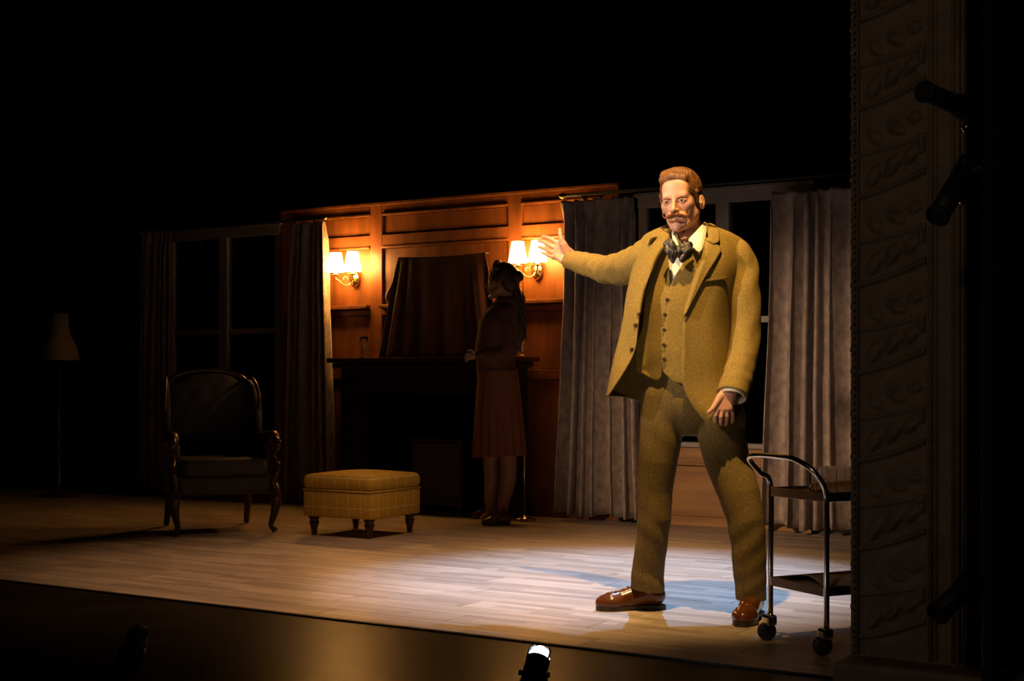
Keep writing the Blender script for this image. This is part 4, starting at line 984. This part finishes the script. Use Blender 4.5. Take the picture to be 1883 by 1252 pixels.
# jacket ------------------------------------------------
J = [
 [(1238, 422, -.02), (1228, 420, .02), (1216, 420, .06), (1234, 413, .11), (1264, 408, .12), (1290, 410, .10), (1312, 414, .05), (1307, 415, -.01), (1300, 416, -.04)],
 [(1231, 440, -.08), (1207, 430, -.02), (1184, 436, .05), (1208, 428, .14), (1268, 426, .16), (1332, 428, .12), (1372, 446, .01), (1342, 432, -.05), (1302, 438, -.09)],
 [(1206, 478, -.125), (1186, 478, -.07), (1168, 482, .04), (1200, 480, .16), (1265, 480, .18), (1330, 480, .13), (1368, 482, .0), (1338, 482, -.10), (1291, 482, -.135)],
 [(1185, 535, -.14), (1168, 537, -.10), (1155, 540, .0), (1190, 545, .15), (1260, 545, .17), (1320, 545, .12), (1352, 545, .0), (1326, 545, -.115), (1272, 540, -.155)],
 [(1174, 590, -.16), (1160, 590, -.13), (1146, 590, -.04), (1178, 600, .13), (1255, 600, .14), (1315, 600, .10), (1345, 600, .0), (1318, 600, -.125), (1257, 588, -.165)],
 [(1166, 645, -.17), (1151, 650, -.14), (1134, 648, -.07), (1164, 660, .11), (1250, 665, .14), (1320, 665, .10), (1344, 660, .0), (1322, 660, -.125), (1254, 648, -.165)],
 [(1148, 684, -.17), (1136, 686, -.14), (1126, 688, -.07), (1156, 700, .10), (1250, 705, .14), (1330, 710, .10), (1350, 712, .0), (1326, 712, -.125), (1254, 700, -.165)],
 [(1121, 725, -.16), (1120, 726, -.13), (1119, 725, -.07), (1150, 726, .09), (1250, 745, .13), (1335, 755, .10), (1368, 760, -.03), (1330, 765, -.15), (1272, 745, -.165)],
 [(1120.4, 726, -.155), (1119.8, 726.5, -.13), (1119, 726, -.07), (1152, 730, .09), (1250, 765, .13), (1340, 785, .10), (1370, 790, -.03), (1332, 792, -.15), (1309, 789, -.160)],
]
jw = [(rng.uniform(0, 6), rng.uniform(0.5, 1)) for _ in range(6)]
def jfold(u, v, co):
    return 0.006*noise.noise(Vector((co.x*9, co.y*7, co.z*5)))+0.004*math.sin(u*30+v*5)*max(0, v-0.25)*(1 if u > 0.28 else 0.3)
jacket = sheet('jacket', [[m_(*p) for p in r] for r in J], M['tweed'], man, 96, 80, 0.006, fold=jfold, off=0)
me = jacket.data; me.materials.append(M['lining'])
jacket.modifiers['s'].material_offset = 0
# sleeves as folded tubes
def sleeve(name, C, seed, n=70, seg=40, fl=None):
    q = catmull([list(m_(x, y, d))+[r] for x, y, d, r in C], n); Pq = [Vector(a[:3]) for a in q]; bm = bmesh.new(); rings = []; up = None
    for i, p in enumerate(Pq):
        t = (Pq[min(i+1, n-1)]-Pq[max(i-1, 0)]).normalized()
        if up is None: up = Vector((0, -1, 0))
        s = t.cross(up).normalized(); up = s.cross(t).normalized(); u = i/(n-1); ring = []
        for k in range(seg):
            a = 2*PI*k/seg; r = q[i][3]
            w1 = math.exp(-((u-0.47)/0.22)**2)
            dr = (0.0095 if seed < 2 else 0.0035)*w1*math.sin(u*(60 if seed < 2 else 34)+3.2*math.cos(a+seed)+seed)*(0.5+0.5*math.cos(a-seed*1.3))+0.004*noise.noise(Vector((u*9, math.cos(a)*1.5, math.sin(a)*1.5+seed)))
            dr += 0.0015*math.exp(-((u-0.85)/0.12)**2)*math.sin(u*70+a)
            ring.append(bm.verts.new(p+(s*math.cos(a)+up*math.sin(a))*(r+dr)))
        rings.append(ring)
    for a, b in zip(rings, rings[1:]):
        for k in range(seg): bm.faces.new((a[k], a[(k+1) % seg], b[(k+1) % seg], b[k]))
    bm.faces.new(rings[0][::-1])
    # turned-in cuff
    c = Pq[-1]; t = (Pq[-1]-Pq[-3]).normalized(); inner = [bm.verts.new(c+(v.co-c)*0.86) for v in rings[-1]]; deep = [bm.verts.new(c+(v.co-c)*0.84-t*0.03) for v in rings[-1]]
    for a, b in ((rings[-1], inner), (inner, deep)):
        for k in range(seg): bm.faces.new((a[k], a[(k+1) % seg], b[(k+1) % seg], b[k]))
    bm.faces.new(deep)
    return bm_child(name, bm, M['tweed'], man)
sl1 = sleeve('sleeve', [(1218, 462, .03, .050), (1200, 468, .04, .072), (1176, 485, .07, .0760), (1150, 493, .14, .066), (1117, 496, .26, .0570), (1095, 490, .33, .0530), (1071, 484, .39, .0475), (1044, 477.5, .44, .0385)], 1.0)
sl2 = sleeve('sleeve', [(1344, 460, -.0, .040), (1355, 466, -.01, .057), (1366, 494, -.015, .0610), (1370, 540, -.04, .0585), (1372, 600, -.05, .0590), (1366, 655, -.08, .0590), (1356, 693, -.12, .0595), (1346, 727, -.16, .0600)], 2.3)
# cuffs
for (a, b, r) in ((m_(1052, 479, .42), m_(1040.5, 476.5, .445), 0.031), (m_(1350, 712, -.145), m_(1346.5, 731, -.168), 0.050)):
    bm = bmesh.new(); tube(bm, [a, b], r, 28, cap=False); o = bm_child('shirt_cuff', bm, M['shirt'], man); s = o.modifiers.new('s', 'SOLIDIFY'); s.thickness = 0.003
bj = bvh_of([jacket, sl1, sl2, wL, wR, shirt])
# lapels and collar
drape('lapel', [[(1292, 424), (1305, 434), (1312, 449)], [(1291, 440), (1305, 447), (1326, 457)], [(1288, 465), (1300, 468), (1319, 474)], [(1281, 492), (1290, 494), (1303, 499)], [(1271, 530), (1278, 532), (1286, 528)], [(1259, 566), (1264, 568), (1269, 562)], [(1257, 579), (1258, 580), (1260, 578)]], bj, M['tweed'], man, 0.012, 0.006, 14, 40)
drape('collar', [[(1296, 411), (1305, 411), (1315, 415)], [(1293, 420), (1306, 423), (1322, 426)], [(1293, 432), (1306, 438), (1322, 444)], [(1296, 440), (1305, 445), (1312, 449)]], bj, M['tweed'], man, 0.018, 0.006, 12, 14)
drape('lapel', [[(1240, 421), (1230, 421), (1220, 423)], [(1234, 436), (1222, 434), (1208, 438)], [(1211, 472), (1200, 470), (1189, 468)], [(1192, 515), (1184, 512), (1177, 508)], [(1184, 545), (1177, 545), (1171, 545)], [(1177, 577), (1174, 578), (1171, 578)]], bj, M['tweed'], man, 0.009, 0.006, 12, 36)
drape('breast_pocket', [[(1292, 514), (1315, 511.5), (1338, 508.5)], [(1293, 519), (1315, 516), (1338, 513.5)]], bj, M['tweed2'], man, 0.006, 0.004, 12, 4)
for x, y in ((1169, 598), (1162, 643)): button(x, y, bj, 0.0085)
button(1371, 728, bj, 0.006)
# open shirt collar
def col_(l): return [m_(*p) for p in l]
sheet('shirt_collar', [col_([(1296, 408, .03), (1290, 414, -.02), (1279, 426, -.06), (1266, 440, -.095)]), col_([(1300, 416, .02), (1295, 428, -.05), (1288, 440, -.10), (1268, 446, -.115)]), col_([(1300, 420, .01), (1296, 440, -.08), (1287, 464, -.145), (1270, 449, -.125)])], M['shirt'], man, 14, 14, 0.0025)
sheet('shirt_collar', [col_([(1240, 420, -.03), (1241, 432, -.075), (1252, 446, -.105)]), col_([(1236, 424, -.045), (1238, 436, -.095), (1250, 450, -.12)]), col_([(1235, 427, -.06), (1238, 444, -.115), (1248, 455, -.135)])], M['shirt'], man, 10, 10, 0.0025)
# bow tie
def pleat(u, v, co): return 0.004*math.sin(u*15+v*2)*(0.3+v)+0.003*math.sin(v*11+u*4)
sheet('bow_tie_wing', [col_([(1248, 455, -.158), (1249, 462, -.163), (1248, 470, -.158)]), col_([(1238, 443, -.158), (1236, 458, -.176), (1243, 477, -.160)]), col_([(1229, 436, -.150), (1227, 455, -.166), (1238, 484, -.156)]), col_([(1223, 447, -.146), (1223, 459, -.156), (1229, 474, -.152)])], M['tie'], man, 20, 20, 0.006, fold=pleat)
sheet('bow_tie_wing', [col_([(1249, 455, -.158), (1249, 462, -.163), (1248, 470, -.158)]), col_([(1258, 449, -.158), (1260, 461, -.178), (1251, 479, -.162)]), col_([(1267, 446, -.150), (1268, 462, -.168), (1256, 483, -.160)]), col_([(1274, 450, -.146), (1274, 460, -.156), (1267, 473, -.156)])], M['tie'], man, 20, 20, 0.006, fold=pleat)
f = Field(np.array(m_(1214, 500, 0))-np.array((0.01, 0.22, 0.01)), np.array(m_(1290, 430, 0))+np.array((0.01, 0.0, 0.01)), 0.0022)
f.chain([m_(1247, 455, -.162), m_(1249, 463, -.168), m_(1248, 470, -.162)], [.0095, .0105, .0085], .002)
f.disp(waves(0.0010, 160, 6))
mesh_obj('bow_tie_knot', [f.mesh()], M['tie'], man)
bm = bmesh.new(); tube(bm, [m_(1241, 424, -.075), m_(1245, 436, -.10), m_(1251, 450, -.13)], .0035, 8, 10); bm_child('tie_band', bm, M['tie'], man)
f = Field(np.array(m_(1245, 450, -.10))-np.array((0, .05, .01)), np.array(m_(1275, 430, -.10))+np.array((0, .08, .01)), 0.0014)
f.chain([m_(1254, 441, -.098), m_(1262, 440, -.098), m_(1270, 435, -.080)], [.0075, .0085, .004], .002, n=(0, 1, 0), f=.4)
mesh_obj('neck_patch', [f.mesh()], M['leather'], man)  # small flat brown patch at the throat, inside the open collar
# wedding ring and watch strap
c0 = Vector(hp([(1336.4, 766, .004)], YL)[0]); dr_ = (Vector(hp([(1336, 774, .016)], YL)[0])-Vector(hp([(1336, 753, .002)], YL)[0])).normalized()
bm = bmesh.new(); Mx = align(c0, dr_); lathe(bm, [(0.0102, -0.002), (0.0112, -0.002), (0.0112, 0.002), (0.0102, 0.002), (0.0102, -0.002)], 28, Mx); bmesh.ops.delete(bm, geom=[q for q in bm.faces if len(q.verts) > 4], context='FACES'); bm_child('ring', bm, M['gold'], man)
# shoes
def shoe(heel, toe, w, seedz=0.0, hgt=0.105):
    """heel, toe: ground points; builds upper + sole + laces"""
    h_, t_ = Vector(heel), Vector(toe); d = (t_-h_); L = d.length; d.normalize(); s = Vector((-d.y, d.x, 0))
    def q(a, b, c): return tuple(h_+d*a*L+s*b*w+Vector((0, 0, c)))
    lo = np.minimum(np.array(h_), np.array(t_))-0.08; hi = np.maximum(np.array(h_), np.array(t_))+0.08; lo[2] = -0.02; hi[2] = 0.20
    f = Field(lo, hi, 0.0032)
    f.chain([q(.11, 0, .055), q(.30, 0, .052), q(.55, .02, .042), (q(.76, .04, .034)), q(.90, .0, .028)], [.036, .038, .040, .041, .030], .02, n=tuple(s), f=1.0)
    f.chain([q(.16, 0, .06), q(.19, 0, .13)], [.038, .044], .02)
    f.chain([q(.30, 0, .085), q(.52, 0, .058)], [.030, .026], .03)
    f.ell(q(.78, .02, .03), (.05, .05, .030), .02)
    f.chain([q(.74, -.42, .072), q(.74, .45, .072)], [.0022, .0022], .004, '-')
    f.v = np.maximum(f.v, (0.016-Z_(f))).astype(np.float32)
    f.v = np.maximum(f.v, (Z_(f)-0.135)).astype(np.float32)
    up_ = mesh_obj('shoe', [f.mesh()], M['shoe'], man)
    bm = bmesh.new(); pr = [(-.01, .35), (.0, .7), (.06, .9), (.2, .86), (.42, .74), (.62, .98), (.78, 1.12), (.92, .86), (.985, .45), (1.0, 0)]
    out = [(a, b) for a, b in pr]+[(a, -b*0.97) for a, b in pr[::-1][1:]]
    out = catmull(out, 60)
    for (z0, z1, a0, a1) in ((0.007, 0.018, -1, 2), (0.0, 0.0075, -1, .30), (0.0, 0.0075, .52, 2)):
        pts = [(a, b) for a, b in out if a0 <= a <= a1]
        A = [bm.verts.new(Vector(q(a, b*0.042/w, z0))) for a, b in pts]; Bv = [bm.verts.new(Vector(q(a, b*0.042/w, z1))) for a, b in pts]
        bm.faces.new(A); bm.faces.new(Bv)
        for i in range(len(pts)): bm.faces.new((A[i], A[(i+1) % len(pts)], Bv[(i+1) % len(pts)], Bv[i]))
    bm_child('shoe_sole', bm, M['sole'], man, False)
    b_ = bvh_of([up_])
    for k in range(4):
        aa = .34+.065*k; hit = [b_.ray_cast(Vector(q(aa, x_, .25)), Vector((0, 0, -1)))[0] for x_ in (-.22, -.1, .1, .22)]
        if all(h is not None for h in hit): bm = bmesh.new(); tube(bm, [tuple(h+Vector((0, 0, .0015))) for h in hit], .0022, 6, 10); bm_child('shoelace', bm, M['sole'], man)
def Z_(f): return (f.lo[2]+f.h*np.arange(f.n[2]))[None, None, :]
g1, g2 = P(1221, 1119, 5.80), P(1096, 1122, 5.755); g1.z = g2.z = 0
shoe(g1, g2, 0.045)
g1, g2 = P(1390, 1120, 5.66), P(1363, 1155, 5.36); g1.z = g2.z = 0
shoe(g1, g2, 0.045)

# ================================================================== THE WOMAN
YW = 9.2
def w_(px, py, d=0.0): return tuple(P(px, py, YW+d))
wo = thing('person', 'woman in russet cardigan and skirt standing before the draped picture', 'person', Matrix.Translation((-0.10, 9.2, 0)))
WB = basis(R(112), R(-3), R(0), 0.93); WC = P(922, 519, YW)
hf = head_field(0.0035)
hf.chain([(0, -0.03, -0.05), (0.0, -0.05, -0.13), (0.0, -0.06, -0.19)], [0.048, 0.048, 0.05], 0.02)
V = hf.mesh(); parts = [place((smooth_mesh(*V, it=1), V[1]), WB, WC)]
f = Field((-0.35, 8.95, 0.02), (0.08, 9.45, 1.5), 0.006)
f.chain([w_(928, 556), w_(925, 600), w_(915, 660), w_(915, 720)], [.06, .105, .095, .12], .04, n=(0, 1, 0), f=.9)
f.chain([w_(932, 582, -.10), w_(936, 638, -.12), w_(905, 652, -.12), w_(880, 652, -.11)], [.032, .028, .025, .023], .01)
f.chain([w_(880, 652, -.11), w_(868, 654, -.11)], [.022, .026], .01, n=(0, 1, 0), f=.6)
for k in range(4): f.chain([w_(867, 650+k*3.2, -.115), w_(859, 650+k*3.4, -.125), w_(856, 655+k*2.6, -.12), w_(860, 659+k*2, -.11)], [.0085, .0075, .007, .006], .003)
f.chain([w_(872, 646, -.12), w_(864, 643, -.13), w_(858, 645, -.13)], [.010, .008, .006], .004)
f.chain([w_(905, 800, -.0), w_(903, 850, .02), w_(905, 880, .02), w_(902, 915, .02), w_(903, 945, .03), w_(890, 955, .03)], [.06, .052, .050, .040, .030, .030], .012)
f.chain([w_(932, 800, -.05), w_(935, 850, -.05), w_(934, 885, -.05), w_(926, 920, -.05), w_(921, 950, -.05), w_(905, 960, -.05)], [.062, .054, .053, .040, .031, .030], .012)
parts.append(f.mesh()); mesh_obj('body', parts, M['skin_w'], wo)
f = Field((-0.12, -0.24, -0.17), (0.12, 0.13, 0.17), 0.0035)
f.ell((0, -0.022, 0.048), (0.083, 0.104, 0.094), .01); f.ell((0, -0.07, 0.0), (0.072, 0.06, 0.075), .02)
f.chain([(-0.06, .02, .10), (0, .035, .122), (.06, .02, .10)], [.028, .034, .028], .015)
f.ell((0, -0.125, 0.045), (.045, .035, .04), .01)
f.ell((0, .12, -.01), (.07, .085, .075), .006, '-')
f.disp(lambda X, Y, Z: 0.0016*np.sin((Y+0.5*Z+0.02*np.sin(X*30))*520))
parts = [place(f.mesh(), WB, WC)]
f = Field((-0.14, 9.0, 0.95), (0.20, 9.5, 1.62), .005)
f.chain([w_(940, 520, .03), w_(951, 548, .04), w_(954, 580, .04), w_(957, 610, .04), w_(953, 640, .04)], [.04, .050, .052, .044, .014], .02)
f.disp(lambda X, Y, Z: 0.003*np.sin((X+0.25*np.sin(Z*9)*0.2)*260+Y*60))
parts.append(f.mesh()); mesh_obj('hair', parts, M['hairdark'], wo)
f = Field((-0.32, 8.95, 0.90), (0.10, 9.45, 1.50), 0.005)
f.chain([w_(932, 560, .0), w_(919, 600, .0), w_(910, 640), w_(913, 690)], [.078, .134, .130, .126], .04, n=(0, 1, 0), f=1.0)
f.chain([w_(930, 576, -.07), w_(934, 600, -.10), w_(938, 642, -.12)], [.062, .058, .052], .02)
f.chain([w_(938, 642, -.12), w_(910, 654, -.115), w_(884, 653, -.11)], [.050, .042, .034], .02)
f.disp(lambda X, Y, Z: 0.003*np.sin((Z+0.4*X)*75)*np.exp(-((Z-1.08)/.1)**2)+waves(0.002, 30, 2)(X, Y, Z))
f.v = np.maximum(f.v, (P(0, 697, YW).z-Z_(f))).astype(np.float32)
mesh_obj('cardigan', [f.mesh()], M['cardigan'], wo)
bm = bmesh.new(); rings = []
for j in range(31):
    t = j/30; py = 678+(838-678)*t; c = Vector(w_(915+4*t, py, -.01)); rx = (0.125+0.046*t**0.8); ring = []
    for k in range(96):
        a = 2*PI*k/96; pl = 1+0.055*t*math.sin(a*16+0.4*math.sin(3*a))
        ring.append(bm.verts.new(c+Vector((math.cos(a)*rx*pl, math.sin(a)*rx*0.95*pl, 0.008*t*math.cos(a)))))
    rings.append(ring)
for a, b in zip(rings, rings[1:]):
    for k in range(96): bm.faces.new((a[k], a[(k+1) % 96], b[(k+1) % 96], b[k]))
o = bm_child('skirt', bm, M['skirt'], wo); s = o.modifiers.new('s', 'SOLIDIFY'); s.thickness = .004
for (hx, hy, tx, ty) in ((909, 954, 868, 953), (938, 966, 886, 966)):
    g1 = G(hx, hy); g2 = G(tx, ty); d = (g2-g1); L = d.length; d.normalize()
    f = Field(np.minimum(np.array(g1), np.array(g2))-.06, np.maximum(np.array(g1), np.array(g2))+np.array((.06, .06, .16)), .004)
    def q(a, z): return tuple(g1+d*a*L+Vector((0, 0, z)))
    f.chain([q(.08, .05), q(.3, .042), q(.6, .028), q(.88, .020)], [.030, .032, .036, .024], .015)
    f.cone(q(.42, .09), q(.42, .10), .034, .034, .01, '-')
    f.cone(q(.14, .0), q(.12, .04), .020, .024, .01)
    f.v = np.maximum(f.v, -Z_(f)).astype(np.float32)
    mesh_obj('shoe', [f.mesh()], M['shoe'], wo)
    bm = bmesh.new(); c = g1+d*.22*L+Vector((0, 0, .085)); lathe(bm, [(.035, -.005), (.038, -.005), (.038, .005), (.035, .005), (.035, -.005)], 24, align(c, (0.3*d.x, 0.3*d.y, 1)))
    bmesh.ops.delete(bm, geom=[x for x in bm.faces if len(x.verts) > 4], context='FACES'); bm_child('shoe_strap', bm, M['shoe'], wo)
